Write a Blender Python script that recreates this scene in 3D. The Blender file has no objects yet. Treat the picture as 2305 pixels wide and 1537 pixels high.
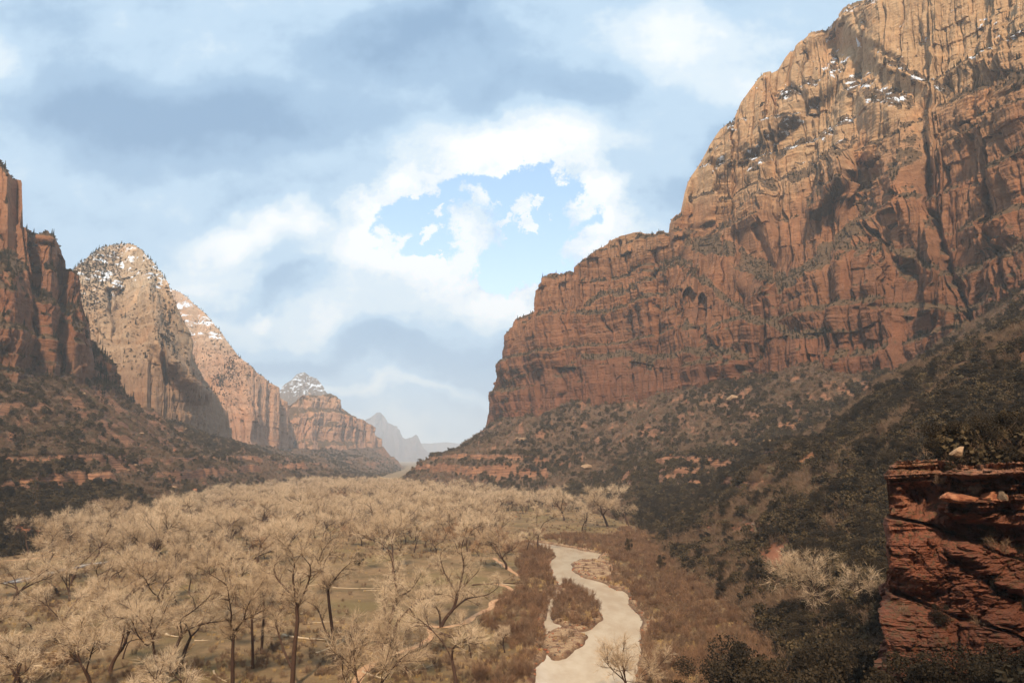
import bpy, math, random
import numpy as np
from mathutils import Vector, Matrix
C = bpy.context.scene
COL = C.collection
R = math.radians
rng = np.random.default_rng(7)
random.seed(7)

# ------------------------------------------------------------------ camera, world, sun, exposure
F, CX, CY, HOR, H = 1600.0, 1152.5, 768.5, 1030.0, 50.0      # photo is 2305 x 1537
TH = math.atan((HOR - CY) / F)
cam = bpy.data.cameras.new('camera')
cam.sensor_width = 36.0
cam.lens = F / 2305 * 36.0
cam.clip_start = 0.5
cam.clip_end = 60000
camo = bpy.data.objects.new('camera', cam)
COL.objects.link(camo)
camo.location = (0, 0, H)
camo.rotation_euler = (R(90) + TH, 0, 0)
C.camera = camo
C.view_settings.view_transform = 'Standard'
C.view_settings.look = 'None'
C.view_settings.exposure = 0.05
C.view_settings.gamma = 1.0
C.view_settings.use_curve_mapping = False
cy = C.cycles
cy.use_denoising = True
cy.max_bounces = 4
cy.diffuse_bounces = 2
cy.glossy_bounces = 2
cy.transparent_max_bounces = 4
cy.transmission_bounces = 1
cy.volume_bounces = 1
cy.use_adaptive_sampling = False
cy.adaptive_threshold = 0.02
cy.sample_clamp_indirect = 4.0

SUN_EL, SUN_AZ = R(44), R(184)       # azimuth clockwise from +Y: behind the camera, a little to its left
sd = Vector((math.sin(SUN_AZ) * math.cos(SUN_EL), math.cos(SUN_AZ) * math.cos(SUN_EL), math.sin(SUN_EL)))
sun = bpy.data.lights.new('sun', 'SUN')
sun.energy = 5.0
sun.angle = R(3.5)
sun.color = (1.0, 0.85, 0.66)
suno = bpy.data.objects.new('sun', sun)
COL.objects.link(suno)
suno.rotation_euler = sd.to_track_quat('Z', 'Y').to_euler()
suno.location = (0, 0, 900)

def P(px, py, D):
    """world point seen at photo pixel (px,py) at depth D along +Y"""
    u = (np.asarray(px, float) - CX) / F
    v = (CY - np.asarray(py, float)) / F
    t = D / (math.cos(TH) - v * math.sin(TH))
    return u * t, D + 0 * t, H + t * (math.sin(TH) + v * math.cos(TH))

def G(px, py, z=0.0):
    u = (px - CX) / F
    v = (CY - py) / F
    t = (z - H) / (math.sin(TH) + v * math.cos(TH))
    return u * t, t * (math.cos(TH) - v * math.sin(TH))

def proj(x, y, z):
    c, s = math.cos(TH), math.sin(TH)
    dz = z - H
    dep = y * c + dz * s
    up = -y * s + dz * c
    return CX + F * x / dep, CY - F * up / dep

# ------------------------------------------------------------------ node helpers
class NT:
    def __init__(s, tree):
        s.t = tree
        s.t.nodes.clear()
    def n(s, typ, **kw):
        nd = s.t.nodes.new(typ)
        for k, v in kw.items():
            if k.startswith('i_'):
                nd.inputs[int(k[2:])].default_value = v
            else:
                setattr(nd, k, v)
        return nd
    def l(s, a, b):
        s.t.links.new(a, b)
    def m(s, op, a, b=None, c=None, clamp=False):
        nd = s.n('ShaderNodeMath', operation=op, use_clamp=clamp)
        for i, x in enumerate((a, b, c)):
            if x is None: continue
            if isinstance(x, (int, float)): nd.inputs[i].default_value = x
            else: s.l(x, nd.inputs[i])
        return nd.outputs[0]
    def ss(s, x, lo, hi, a=0.0, b=1.0):
        nd = s.n('ShaderNodeMapRange', interpolation_type='SMOOTHSTEP')
        s.l(x, nd.inputs[0])
        nd.inputs[1].default_value = lo; nd.inputs[2].default_value = hi
        nd.inputs[3].default_value = a; nd.inputs[4].default_value = b
        return nd.outputs[0]
    def mix(s, fac, a, b, mode='MIX'):
        nd = s.n('ShaderNodeMix', data_type='RGBA', blend_type=mode)
        for i, x in ((0, fac), (6, a), (7, b)):
            if isinstance(x, (int, float)): nd.inputs[i].default_value = x
            elif isinstance(x, tuple): nd.inputs[i].default_value = (*x[:3], 1)
            else: s.l(x, nd.inputs[i])
        return nd.outputs[2]
    def noise(s, vec, scale, detail=4, rough=0.55, dist=0.0, lac=2.0):
        nd = s.n('ShaderNodeTexNoise')
        nd.inputs['Scale'].default_value = scale
        nd.inputs['Detail'].default_value = detail
        nd.inputs['Roughness'].default_value = rough
        nd.inputs['Distortion'].default_value = dist
        nd.inputs['Lacunarity'].default_value = lac
        if vec is not None: s.l(vec, nd.inputs['Vector'])
        return nd.outputs[0]
    def mul(s, vec, xyz):
        nd = s.n('ShaderNodeVectorMath', operation='MULTIPLY')
        s.l(vec, nd.inputs[0]); nd.inputs[1].default_value = xyz
        return nd.outputs[0]
    def xyz(s, vec):
        nd = s.n('ShaderNodeSeparateXYZ'); s.l(vec, nd.inputs[0])
        return nd.outputs
    def comb(s, x, y, z):
        nd = s.n('ShaderNodeCombineXYZ')
        for i, q in enumerate((x, y, z)):
            if isinstance(q, (int, float)): nd.inputs[i].default_value = q
            else: s.l(q, nd.inputs[i])
        return nd.outputs[0]

def lin(r, g, b):
    f = lambda c: ((c / 255 + 0.055) / 1.055) ** 2.4 if c > 10 else c / 255 / 12.92
    return (f(r), f(g), f(b))

# ------------------------------------------------------------------ sky (world): Nishita air plus a broken cloud deck
def make_world():
    w = bpy.data.worlds.new('World')
    C.world = w
    w.use_nodes = True
    t = NT(w.node_tree)
    sky = t.n('ShaderNodeTexSky', sky_type='NISHITA')
    sky.sun_disc = False
    sky.sun_elevation = SUN_EL
    sky.sun_rotation = SUN_AZ
    sky.air_density = 1.0; sky.dust_density = 1.2; sky.ozone_density = 1.0
    bg1 = t.n('ShaderNodeBackground'); bg1.inputs[1].default_value = 0.15
    # thin bright veil in front of the blue air
    sk = t.mix(1.0, sky.outputs[0], (1.9, 1.42, 1.1), 'MULTIPLY')
    sk = t.mix(1.0, sk, (0.15, 1.35, 2.5), 'ADD')
    t.l(sk, bg1.inputs[0])
    tc = t.n('ShaderNodeTexCoord')
    d = tc.outputs['Generated']
    x, y, z = t.xyz(d)
    yy = t.m('MAXIMUM', y, 0.18)
    a = t.m('DIVIDE', x, yy); b = t.m('DIVIDE', z, yy)
    ab = t.comb(a, b, 0)
    n1 = t.noise(t.mul(ab, (1, 1.35, 1)), 2.6, 6, 0.55)
    n1b = t.noise(t.mul(ab, (0.8, 2.0, 1)), 1.5, 4, 0.5)
    n2 = t.noise(ab, 9.0, 9, 0.66)
    n3 = t.noise(t.mul(ab, (1, 1.5, 3)), 5.5, 5, 0.6)
    nz = t.n('ShaderNodeTexNoise'); nz.inputs['Scale'].default_value = 7; nz.inputs['Detail'].default_value = 8
    nz.inputs['Roughness'].default_value = 0.62
    t.l(ab, nz.inputs['Vector'])
    # warped coordinates for ragged outlines
    wv = t.n('ShaderNodeVectorMath', operation='MULTIPLY_ADD')
    t.l(nz.outputs[1], wv.inputs[0]); wv.inputs[1].default_value = (0.15, 0.15, 0); t.l(ab, wv.inputs[2])
    wsub = t.n('ShaderNodeVectorMath', operation='SUBTRACT'); t.l(wv.outputs[0], wsub.inputs[0]); wsub.inputs[1].default_value = (0.075, 0.075, 0)
    nz3 = t.n('ShaderNodeTexNoise'); nz3.inputs['Scale'].default_value = 24; nz3.inputs['Detail'].default_value = 6; nz3.inputs['Roughness'].default_value = .7
    t.l(ab, nz3.inputs['Vector'])
    w3 = t.n('ShaderNodeVectorMath', operation='MULTIPLY_ADD'); t.l(nz3.outputs[1], w3.inputs[0]); w3.inputs[1].default_value = (.075, .075, 0); t.l(wsub.outputs[0], w3.inputs[2])
    w3b = t.n('ShaderNodeVectorMath', operation='SUBTRACT'); t.l(w3.outputs[0], w3b.inputs[0]); w3b.inputs[1].default_value = (.0375, .0375, 0)
    wab = w3b.outputs[0]
    nz2 = t.n('ShaderNodeTexNoise'); nz2.inputs['Scale'].default_value = 3.2; nz2.inputs['Detail'].default_value = 5
    t.l(ab, nz2.inputs['Vector'])
    wv2 = t.n('ShaderNodeVectorMath', operation='MULTIPLY_ADD')
    t.l(nz2.outputs[1], wv2.inputs[0]); wv2.inputs[1].default_value = (0.5, 0.34, 0); t.l(ab, wv2.inputs[2])
    wsub2 = t.n('ShaderNodeVectorMath', operation='SUBTRACT'); t.l(wv2.outputs[0], wsub2.inputs[0]); wsub2.inputs[1].default_value = (0.25, 0.17, 0)
    sab = wsub2.outputs[0]
    def ab_of(px, py):
        u = (px - CX) / F; v = (CY - py) / F
        dy = math.cos(TH) - v * math.sin(TH)
        return u / dy, (math.sin(TH) + v * math.cos(TH)) / dy
    def blob(px, py, rx, ry, rot=0.0, vec=None, lo=1.0, hi=0.0):
        ca, cb = ab_of(px, py)
        mp = t.n('ShaderNodeMapping', vector_type='TEXTURE')
        mp.inputs['Location'].default_value = (ca, cb, 0)
        mp.inputs['Rotation'].default_value = (0, 0, R(rot))
        mp.inputs['Scale'].default_value = (rx / F, ry / F, 1)
        t.l(vec, mp.inputs['Vector'])
        ln = t.n('ShaderNodeVectorMath', operation='LENGTH'); t.l(mp.outputs[0], ln.inputs[0])
        return ln.outputs['Value']
    # whiteness field: soft light and dark patches
    W = t.m('MULTIPLY_ADD', n1, 0.8, 0.07)
    W = t.m('ADD', W, t.m('MULTIPLY_ADD', n1b, 0.5, -0.25))
    W = t.m('ADD', W, t.m('MULTIPLY_ADD', n3, 0.5, -0.25))
    W = t.m('ADD', W, t.m('MULTIPLY_ADD', n2, 0.42, -0.21))
    for (px, py, rx, ry, rot, amp) in BLOBS:
        q = blob(px, py, rx, ry, rot, sab)
        W = t.m('ADD', W, t.ss(q, 1.0, 0.0, 0.0, amp))
    # the hole: union of ellipses minus small inner puffs
    hd = None
    for (px, py, rx, ry, rot) in HOLE:
        q = blob(px, py, rx, ry, rot, wab)
        hd = q if hd is None else t.m('SMOOTH_MIN', hd, q, 0.25)
    hd = t.m('ADD', hd, t.m('MULTIPLY_ADD', n2, 1.25, -0.62))
    hole = t.ss(hd, 1.04, 0.88)
    rim = t.m('MULTIPLY', t.ss(hd, 2.3, 1.0, 0.0, 0.46), t.m('MULTIPLY_ADD', n2, 4.0, -1.15))
    W = t.m('ADD', W, rim)
    puff = None
    for (px, py, rx, ry, rot) in PUFFS:
        q = blob(px, py, rx, ry, rot, wab)
        puff = q if puff is None else t.m('MINIMUM', puff, q)
    puff = t.m('ADD', puff, t.m('MULTIPLY_ADD', n2, 1.9, -0.95))
    pf = t.ss(puff, 1.3, 0.7)
    hole = t.m('MULTIPLY', hole, t.m('SUBTRACT', 1.0, t.m('MULTIPLY', pf, 0.9)))
    ramp = t.n('ShaderNodeValToRGB')
    cr = ramp.color_ramp
    cr.interpolation = 'EASE'
    stops = [(0.0, (136, 168, 200)), (0.28, (158, 188, 216)), (0.5, (184, 210, 232)), (0.7, (214, 229, 240)), (0.86, (233, 240, 246)), (1.0, (245, 248, 250))]
    cr.elements[0].position = 0.0; cr.elements[0].color = (*lin(*stops[0][1]), 1)
    cr.elements[1].position = 1.0; cr.elements[1].color = (*lin(*stops[-1][1]), 1)
    for p, c in stops[1:-1]:
        e = cr.elements.new(p); e.color = (*lin(*c), 1)
    t.l(W, ramp.inputs[0])
    bg2 = t.n('ShaderNodeBackground'); bg2.inputs[1].default_value = CLOUD_GAIN
    t.l(ramp.outputs[0], bg2.inputs[0])
    ms = t.n('ShaderNodeMixShader')
    t.l(hole, ms.inputs[0]); t.l(bg2.outputs[0], ms.inputs[1]); t.l(bg1.outputs[0], ms.inputs[2])
    out = t.n('ShaderNodeOutputWorld')
    t.l(ms.outputs[0], out.inputs[0])
CLOUD_GAIN = 1.16
BLOBS = [  # px, py, rx, ry, rot, amount   (bright +, dark -)
    (420, 300, 520, 190, 8, -0.46), (150, 210, 330, 150, 0, -0.1), (900, 110, 420, 110, -4, -0.42),
    (1180, 190, 330, 70, 0, -0.35), (60, 110, 190, 170, 0, 0.35), (480, 100, 330, 90, 10, 0.12),
    (1510, 70, 330, 200, 0, 0.5), (1600, 210, 200, 90, 0, 0.25), (1560, 380, 230, 120, 50, -0.45),
    (1130, 300, 420, 100, 5, 0.45), (560, 545, 220, 70, 0, 0.62), (900, 600, 220, 90, 0, 0.5),
    (640, 660, 260, 45, 0, -0.35), (1050, 680, 200, 60, 0, 0.35), (1300, 420, 160, 60, 0, 0.3),
    (700, 790, 420, 60, 0, -0.30), (960, 860, 360, 22, -3, 0.28), (560, 640, 330, 120, 0, .22), (900, 690, 260, 90, 0, .25), (950, 980, 420, 80, 0, 0.55), (500, 880, 300, 60, 0, .25),
    (640, 690, 80, 28, 0, 0.3), (1180, 715, 120, 40, 0, 0.25), (300, 470, 300, 40, 0, 0.1), (860, 730, 160, 60, 0, 0.15),
    (1390, 520, 70, 60, 0, 0.35), (1120, 780, 160, 60, 0, -0.25)]
HOLE = [(1140, 440, 180, 95, 0), (985, 485, 155, 76, 12), (1255, 490, 115, 100, 0), (1150, 565, 165, 88, -10), (1000, 555, 110, 44, -20)]
PUFFS = [(1125, 520, 20, 14, 30), (1000, 470, 26, 12, 20), (1215, 455, 22, 12, 30), (1190, 505, 12, 24, 0), (1078, 450, 24, 46, 15), (1055, 535, 50, 60, 20), (1040, 585, 45, 28, 0), (1172, 478, 22, 42, -25),
         (895, 520, 42, 26, 15), (963, 520, 16, 18, 0), (1310, 545, 65, 32, 20), (1330, 450, 60, 30, 30)]
make_world()

# ------------------------------------------------------------------ numpy noise
_perm = rng.permutation(512).astype(np.int64)
_perm = np.concatenate([_perm, _perm])
_grad = rng.random(512) * 2 - 1
def vnoise(x, y, z=None):
    """smooth value noise in [-1,1]"""
    if z is None: z = np.zeros_like(x)
    xi = np.floor(x).astype(np.int64); yi = np.floor(y).astype(np.int64); zi = np.floor(z).astype(np.int64)
    xf = x - xi; yf = y - yi; zf = z - zi
    fx = xf * xf * xf * (xf * (xf * 6 - 15) + 10); fy = yf * yf * yf * (yf * (yf * 6 - 15) + 10); fz = zf * zf * (3 - 2 * zf)
    def h(a, b, c):
        return _grad[_perm[_perm[_perm[a & 511] + (b & 511)] + (c & 511)]]
    def lx(b, c):
        g0 = h(xi, b, c); return g0 + fx * (h(xi + 1, b, c) - g0)
    a0 = lx(yi, zi); a0 = a0 + fy * (lx(yi + 1, zi) - a0)
    if not np.any(z): return a0
    a1 = lx(yi, zi + 1); a1 = a1 + fy * (lx(yi + 1, zi + 1) - a1)
    return a0 + fz * (a1 - a0)
def fbm(x, y, z=None, o=4, g=0.5):
    s = 0; a = 1; f = 1.0; n = 0
    for i in range(o):
        s = s + a * vnoise(x * f + 17.3 * i, y * f + 5.1 * i, None if z is None else z * f + 3.7 * i)
        n += a; a *= g; f *= 2.03
    return s / n
def ridge(x, y, z=None, o=3, g=0.5):
    s = 0; a = 1; f = 1.0; n = 0
    for i in range(o):
        s = s + a * (1 - 2 * np.abs(vnoise(x * f + 7.7 * i, y * f + 2.2 * i, None if z is None else z * f)))
        n += a; a *= g; f *= 2.1
    return s / n
def sst(e0, e1, x):
    t = np.clip((x - e0) / (e1 - e0), 0, 1)
    return t * t * (3 - 2 * t)

# ------------------------------------------------------------------ objects
def tag(o, label=None, cat=None, group=None, kind=None):
    if label: o['label'] = label
    if cat: o['category'] = cat
    if group: o['group'] = group
    if kind: o['kind'] = kind
    return o
def mesh_np(name, co, faces, mat=None, smooth=True, attrs=None, mats=None, midx=None):
    """faces: (n,3) or (n,4) int array, or list of such arrays"""
    if not isinstance(faces, list): faces = [faces]
    faces = [f for f in faces if len(f)]
    me = bpy.data.meshes.new(name)
    me.vertices.add(len(co))
    me.vertices.foreach_set('co', np.asarray(co, np.float32).ravel())
    nl = sum(f.size for f in faces); npol = sum(len(f) for f in faces)
    me.loops.add(nl); me.polygons.add(npol)
    me.loops.foreach_set('vertex_index', np.concatenate([f.ravel() for f in faces]).astype(np.int32))
    tot = np.concatenate([np.full(len(f), f.shape[1]) for f in faces]).astype(np.int32)
    me.polygons.foreach_set('loop_start', np.concatenate([[0], np.cumsum(tot)[:-1]]).astype(np.int32))
    try: me.polygons.foreach_set('loop_total', tot)
    except Exception: pass
    me.polygons.foreach_set('use_smooth', np.full(npol, smooth))
    for k, v in (attrs or {}).items():
        at = me.attributes.new(k, 'FLOAT', 'POINT')
        at.data.foreach_set('value', np.asarray(v, np.float32).ravel())
    if mats:
        for m_ in mats: me.materials.append(m_)
        me.polygons.foreach_set('material_index', np.asarray(midx, np.int32))
    elif mat: me.materials.append(mat)
    me.update(calc_edges=True)
    me.validate()
    return me
def grid_faces(nr, nc):
    i = np.arange(nr * nc).reshape(nr, nc)
    return np.stack([i[:-1, :-1], i[:-1, 1:], i[1:, 1:], i[1:, :-1]], -1).reshape(-1, 4)
def link(name, me, parent=None):
    o = bpy.data.objects.new(name, me)
    COL.objects.link(o)
    if parent: o.parent = parent
    return o

# ------------------------------------------------------------------ materials
def newmat(name):
    m = bpy.data.materials.new(name); m.use_nodes = True
    t = NT(m.node_tree)
    bs = t.n('ShaderNodeBsdfPrincipled')
    out = t.n('ShaderNodeOutputMaterial')
    t.l(bs.outputs[0], out.inputs[0])
    bs.inputs['Specular IOR Level'].default_value = 0.2
    bs.inputs['Roughness'].default_value = 0.9
    return m, t, bs
def bump(t, bs, h, strength, dist):
    b = t.n('ShaderNodeBump'); b.inputs['Strength'].default_value = strength; b.inputs['Distance'].default_value = dist
    t.l(h, b.inputs['Height']); t.l(b.outputs[0], bs.inputs['Normal'])

def rock_mat(name, low, mid, high, z0, z1, sc=1.0, stain=0.55, snow=True, veg=True, bumpd=2.0):
    """layered sandstone: colour by bed height, vertical varnish streaks, brush and snow on the ledges (attributes)"""
    m, t, bs = newmat(name)
    geo = t.n('ShaderNodeNewGeometry')
    pos = geo.outputs['Position']
    x, y, z = t.xyz(pos)
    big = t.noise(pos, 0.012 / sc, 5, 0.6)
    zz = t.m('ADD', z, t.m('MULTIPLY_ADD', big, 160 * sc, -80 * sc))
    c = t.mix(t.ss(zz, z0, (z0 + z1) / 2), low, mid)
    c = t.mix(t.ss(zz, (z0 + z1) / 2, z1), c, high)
    # bed banding, thin
    zb = t.m('ADD', z, t.m('MULTIPLY', t.noise(pos, 0.03 / sc, 3), 22 * sc))
    bv = t.comb(t.m('MULTIPLY', x, 0.004), t.m('MULTIPLY', y, 0.004), t.m('MULTIPLY', zb, 0.16 / sc))
    band = t.noise(bv, 1.0, 6, 0.65)
    c = t.mix(t.ss(band, 0.36, 0.66, 0.62, 0.0), c, t.mix(1.0, c, (0.7, 0.62, 0.56), 'MULTIPLY'))
    # patchy warm / pale
    pt = t.noise(t.mul(pos, (1, 1, 0.5)), 0.035 / sc, 6, 0.62)
    c = t.mix(t.ss(pt, 0.5, 0.72, 0, 0.65), c, t.mix(1.0, c, (1.45, 1.32, 1.2), 'MULTIPLY'))
    rd = t.noise(t.mul(pos, (1, 1, 0.6)), 0.021 / sc, 5, 0.6)
    c = t.mix(t.ss(rd, 0.52, 0.7, 0, 0.6), c, t.mix(1.0, c, (1.06, 0.86, 0.7), 'MULTIPLY'))
    # desert varnish streaks running down the face
    sv = t.noise(t.mul(pos, (1, 1, 0.06)), 0.22 / sc, 5, 0.7)
    sv2 = t.noise(t.mul(pos, (1, 1, 0.12)), 0.05 / sc, 5, 0.65)
    st = t.m('MULTIPLY', t.ss(sv, 0.47, 0.68), t.ss(sv2, 0.4, 0.62))
    c = t.mix(t.m('MULTIPLY', st, stain), c, lin(72, 48, 40))
    fine = t.noise(pos, 0.6 / sc, 6, 0.7)
    c = t.mix(t.ss(fine, 0.3, 0.7, 0.35, 0.0), c, t.mix(1.0, c, (0.6, 0.55, 0.52), 'MULTIPLY'))
    nz = t.xyz(geo.outputs['Normal'])[2]
    if veg:
        at = t.n('ShaderNodeAttribute', attribute_name='veg')
        vn = t.noise(pos, 0.16 / sc, 7, 0.75)
        vf = t.m('ADD', at.outputs['Fac'], t.m('MULTIPLY_ADD', vn, 2.6, -1.3))
        vg = t.mix(t.noise(pos, 0.3 / sc, 3), lin(74, 58, 40), lin(120, 92, 66))
        c = t.mix(t.ss(vf, 0.42, 0.62), c, vg)
    if snow:
        at = t.n('ShaderNodeAttribute', attribute_name='snow')
        sn = t.noise(t.mul(pos, (1, 1, 1.5)), 0.055 / sc, 9, 0.7)
        sf = t.m('ADD', at.outputs['Fac'], t.m('MULTIPLY_ADD', sn, 2.0, -1.0))
        c = t.mix(t.ss(sf, 0.5, 0.58), c, (0.8, 0.84, 0.9))
    t.l(c, bs.inputs['Base Color'])
    hgt = t.m('ADD', t.m('MULTIPLY', band, 1.4), t.m('ADD', t.m('MULTIPLY', fine, 0.8), t.m('MULTIPLY', t.noise(t.mul(pos, (1, 1, 0.25)), 0.16 / sc, 7, 0.7), 1.6)))
    bump(t, bs, hgt, 0.9, bumpd * sc)
    return m

M = {}
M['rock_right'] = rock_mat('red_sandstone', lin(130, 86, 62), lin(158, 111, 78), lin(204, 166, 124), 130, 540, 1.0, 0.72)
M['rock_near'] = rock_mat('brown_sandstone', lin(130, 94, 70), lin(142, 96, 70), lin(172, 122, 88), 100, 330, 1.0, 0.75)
M['rock_dome'] = rock_mat('pale_sandstone', lin(160, 126, 98), lin(180, 148, 116), lin(198, 172, 142), 150, 420, 1.5, 0.5)
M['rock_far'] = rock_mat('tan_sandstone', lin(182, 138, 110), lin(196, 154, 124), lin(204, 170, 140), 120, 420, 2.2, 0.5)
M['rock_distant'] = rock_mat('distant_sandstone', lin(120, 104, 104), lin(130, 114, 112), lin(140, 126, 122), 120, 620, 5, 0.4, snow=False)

# ------------------------------------------------------------------ plan of the valley
def base_pts(lst):
    return [(float(P(a, b, d)[0]), float(d), float(P(a, b, d)[2])) for a, b, d in lst]
R_BASE = [(1080, 968, 1340), (1095, 958, 1310), (1160, 940, 1215), (1290, 908, 1105), (1440, 902, 1010), (1560, 872, 935), (1650, 857, 880),
          (1850, 832, 775), (2060, 830, 690), (2180, 750, 630), (2305, 665, 575), (2450, 600, 520), (2700, 560, 440)]
RC = [(900, 2600, 140), (450, 1900, 130), (120, 1560, 120)] + base_pts(R_BASE) + \
     [(395, 320, 190), (370, 150, 200), (330, -40, 215), (230, -170, 225), (60, -245, 225), (-150, -290, 220), (-450, -360, 210), (-900, -420, 200)]
RE = [(400, 2700), (90, 2100), (-120, 1650), (-215, 1400), (-222, 1250), (-120, 1040), (5, 900), (62, 740), (92, 560), (85, 450),
      (78, 350), (74, 235), (66, 170), (48, 126), (15, 100), (-30, 92), (-100, 82), (-220, 40), (-420, -40), (-900, -140)]
LE = [(-900, -60), (-600, 60), (-440, 160), (-310, 270), (-262, 350), (-252, 440), (-262, 560), (-320, 760), (-352, 930), (-345, 1200), (-330, 1500),
      (-345, 1900), (-455, 3050), (-560, 3900), (-900, 5200)]
L_BASE = [(-400, 800, 560), (-200, 820, 620), (0, 852, 690), (120, 862, 760), (235, 884, 860), (330, 925, 1000), (420, 965, 1200), (480, 990, 1400),
          (560, 1010, 1750), (650, 1018, 2100), (760, 1014, 2550), (862, 1010, 3050)]
LC = [(-1100, 100, 150), (-800, 300, 150)] + base_pts(L_BASE) + [(-660, 3700, 110), (-900, 4500, 90), (-1400, 5900, 80)]

def poly_dist(x, y, pl):
    """distance, signed side (+ = right of travel), interpolated third value"""
    best = np.full(x.shape, 1e18); side = np.zeros(x.shape); val = np.zeros(x.shape)
    for k in range(len(pl) - 1):
        ax, ay = pl[k][:2]; bx, by = pl[k + 1][:2]
        dx, dy = bx - ax, by - ay
        L2 = dx * dx + dy * dy
        t = np.clip(((x - ax) * dx + (y - ay) * dy) / L2, 0, 1)
        ex = x - ax - t * dx; ey = y - ay - t * dy
        d = ex * ex + ey * ey
        s = -(dx * (y - ay) - dy * (x - ax)) / math.sqrt(L2)
        q = d < best - 1e-6
        # on joints prefer the segment whose line is farther from the point
        j = (np.abs(d - best) <= 1e-6) & (np.abs(s) > np.abs(side))
        u = q | j
        best = np.where(u, d, best); side = np.where(u, s, side)
        if len(pl[k]) > 2: val = np.where(u, pl[k][2] + t * (pl[k + 1][2] - pl[k][2]), val)
    return np.sqrt(best), side, val

def pix_poly(pts, z=0.0):
    return np.array([G(a, b, z) for a, b in pts])
RIV_OUT = pix_poly([(1195, 1560), (1208, 1512), (1220, 1483), (1231, 1450), (1222, 1400), (1236, 1362), (1250, 1335), (1256, 1318), (1246, 1292),
                    (1234, 1268), (1252, 1250), (1240, 1238), (1200, 1228), (1165, 1221), (1166, 1218), (1215, 1222), (1290, 1233), (1312, 1239), (1356, 1247), (1340, 1262),
                    (1362, 1275), (1372, 1290), (1355, 1302), (1392, 1320), (1412, 1338), (1420, 1362), (1438, 1382), (1446, 1412), (1444, 1450), (1436, 1500), (1430, 1560),
                    (1450, 1700), (1150, 1700)], -0.9)
ISL = [pix_poly([(1266, 1316), (1290, 1322), (1318, 1342), (1338, 1368), (1343, 1390), (1330, 1408), (1308, 1417), (1280, 1410), (1252, 1398), (1246, 1384), (1262, 1352), (1276, 1336), (1264, 1322)], -.6),
       pix_poly([(1236, 1424), (1256, 1412), (1285, 1414), (1311, 1424), (1298, 1446), (1280, 1462), (1262, 1474), (1246, 1476), (1236, 1455), (1228, 1436)]),
       pix_poly([(1290, 1264), (1310, 1258), (1345, 1256), (1380, 1270), (1404, 1300), (1398, 1324), (1362, 1304), (1322, 1296), (1296, 1280)])]
def in_poly(x, y, poly):
    c = np.zeros(x.shape, bool)
    n = len(poly)
    for i in range(n):
        x1, y1 = poly[i]; x2, y2 = poly[i - 1]
        if y1 == y2: continue
        q = ((y1 > y) != (y2 > y)) & (x < (x2 - x1) * (y - y1) / (y2 - y1) + x1)
        c ^= q
    return c
def closed(poly): return [tuple(p) for p in poly] + [tuple(poly[0])]
WATER_Z = -0.9
def river_sd(x, y):
    """signed distance to water, negative in the water"""
    out = np.full(x.shape, 50.0)
    q = (y > 60) & (y < 560) & (x > -40) & (x < 130)
    if not q.any(): return out
    xs = x[q] + 1.1 * fbm(x[q] * .22, y[q] * .12, o=3); ys = y[q] + 2.5 * fbm(x[q] * .15 + 40, y[q] * .1, o=3)
    d, _, _ = poly_dist(xs, ys, closed(RIV_OUT))
    d = np.where(in_poly(xs, ys, RIV_OUT), -d, d)
    for I in ISL:
        di, _, _ = poly_dist(xs, ys, closed(I))
        di = np.where(in_poly(xs, ys, I), di, -di)
        d = np.maximum(d, di + 1.3)
    out[q] = np.clip(d + .4, -50, 50)
    return out

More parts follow.
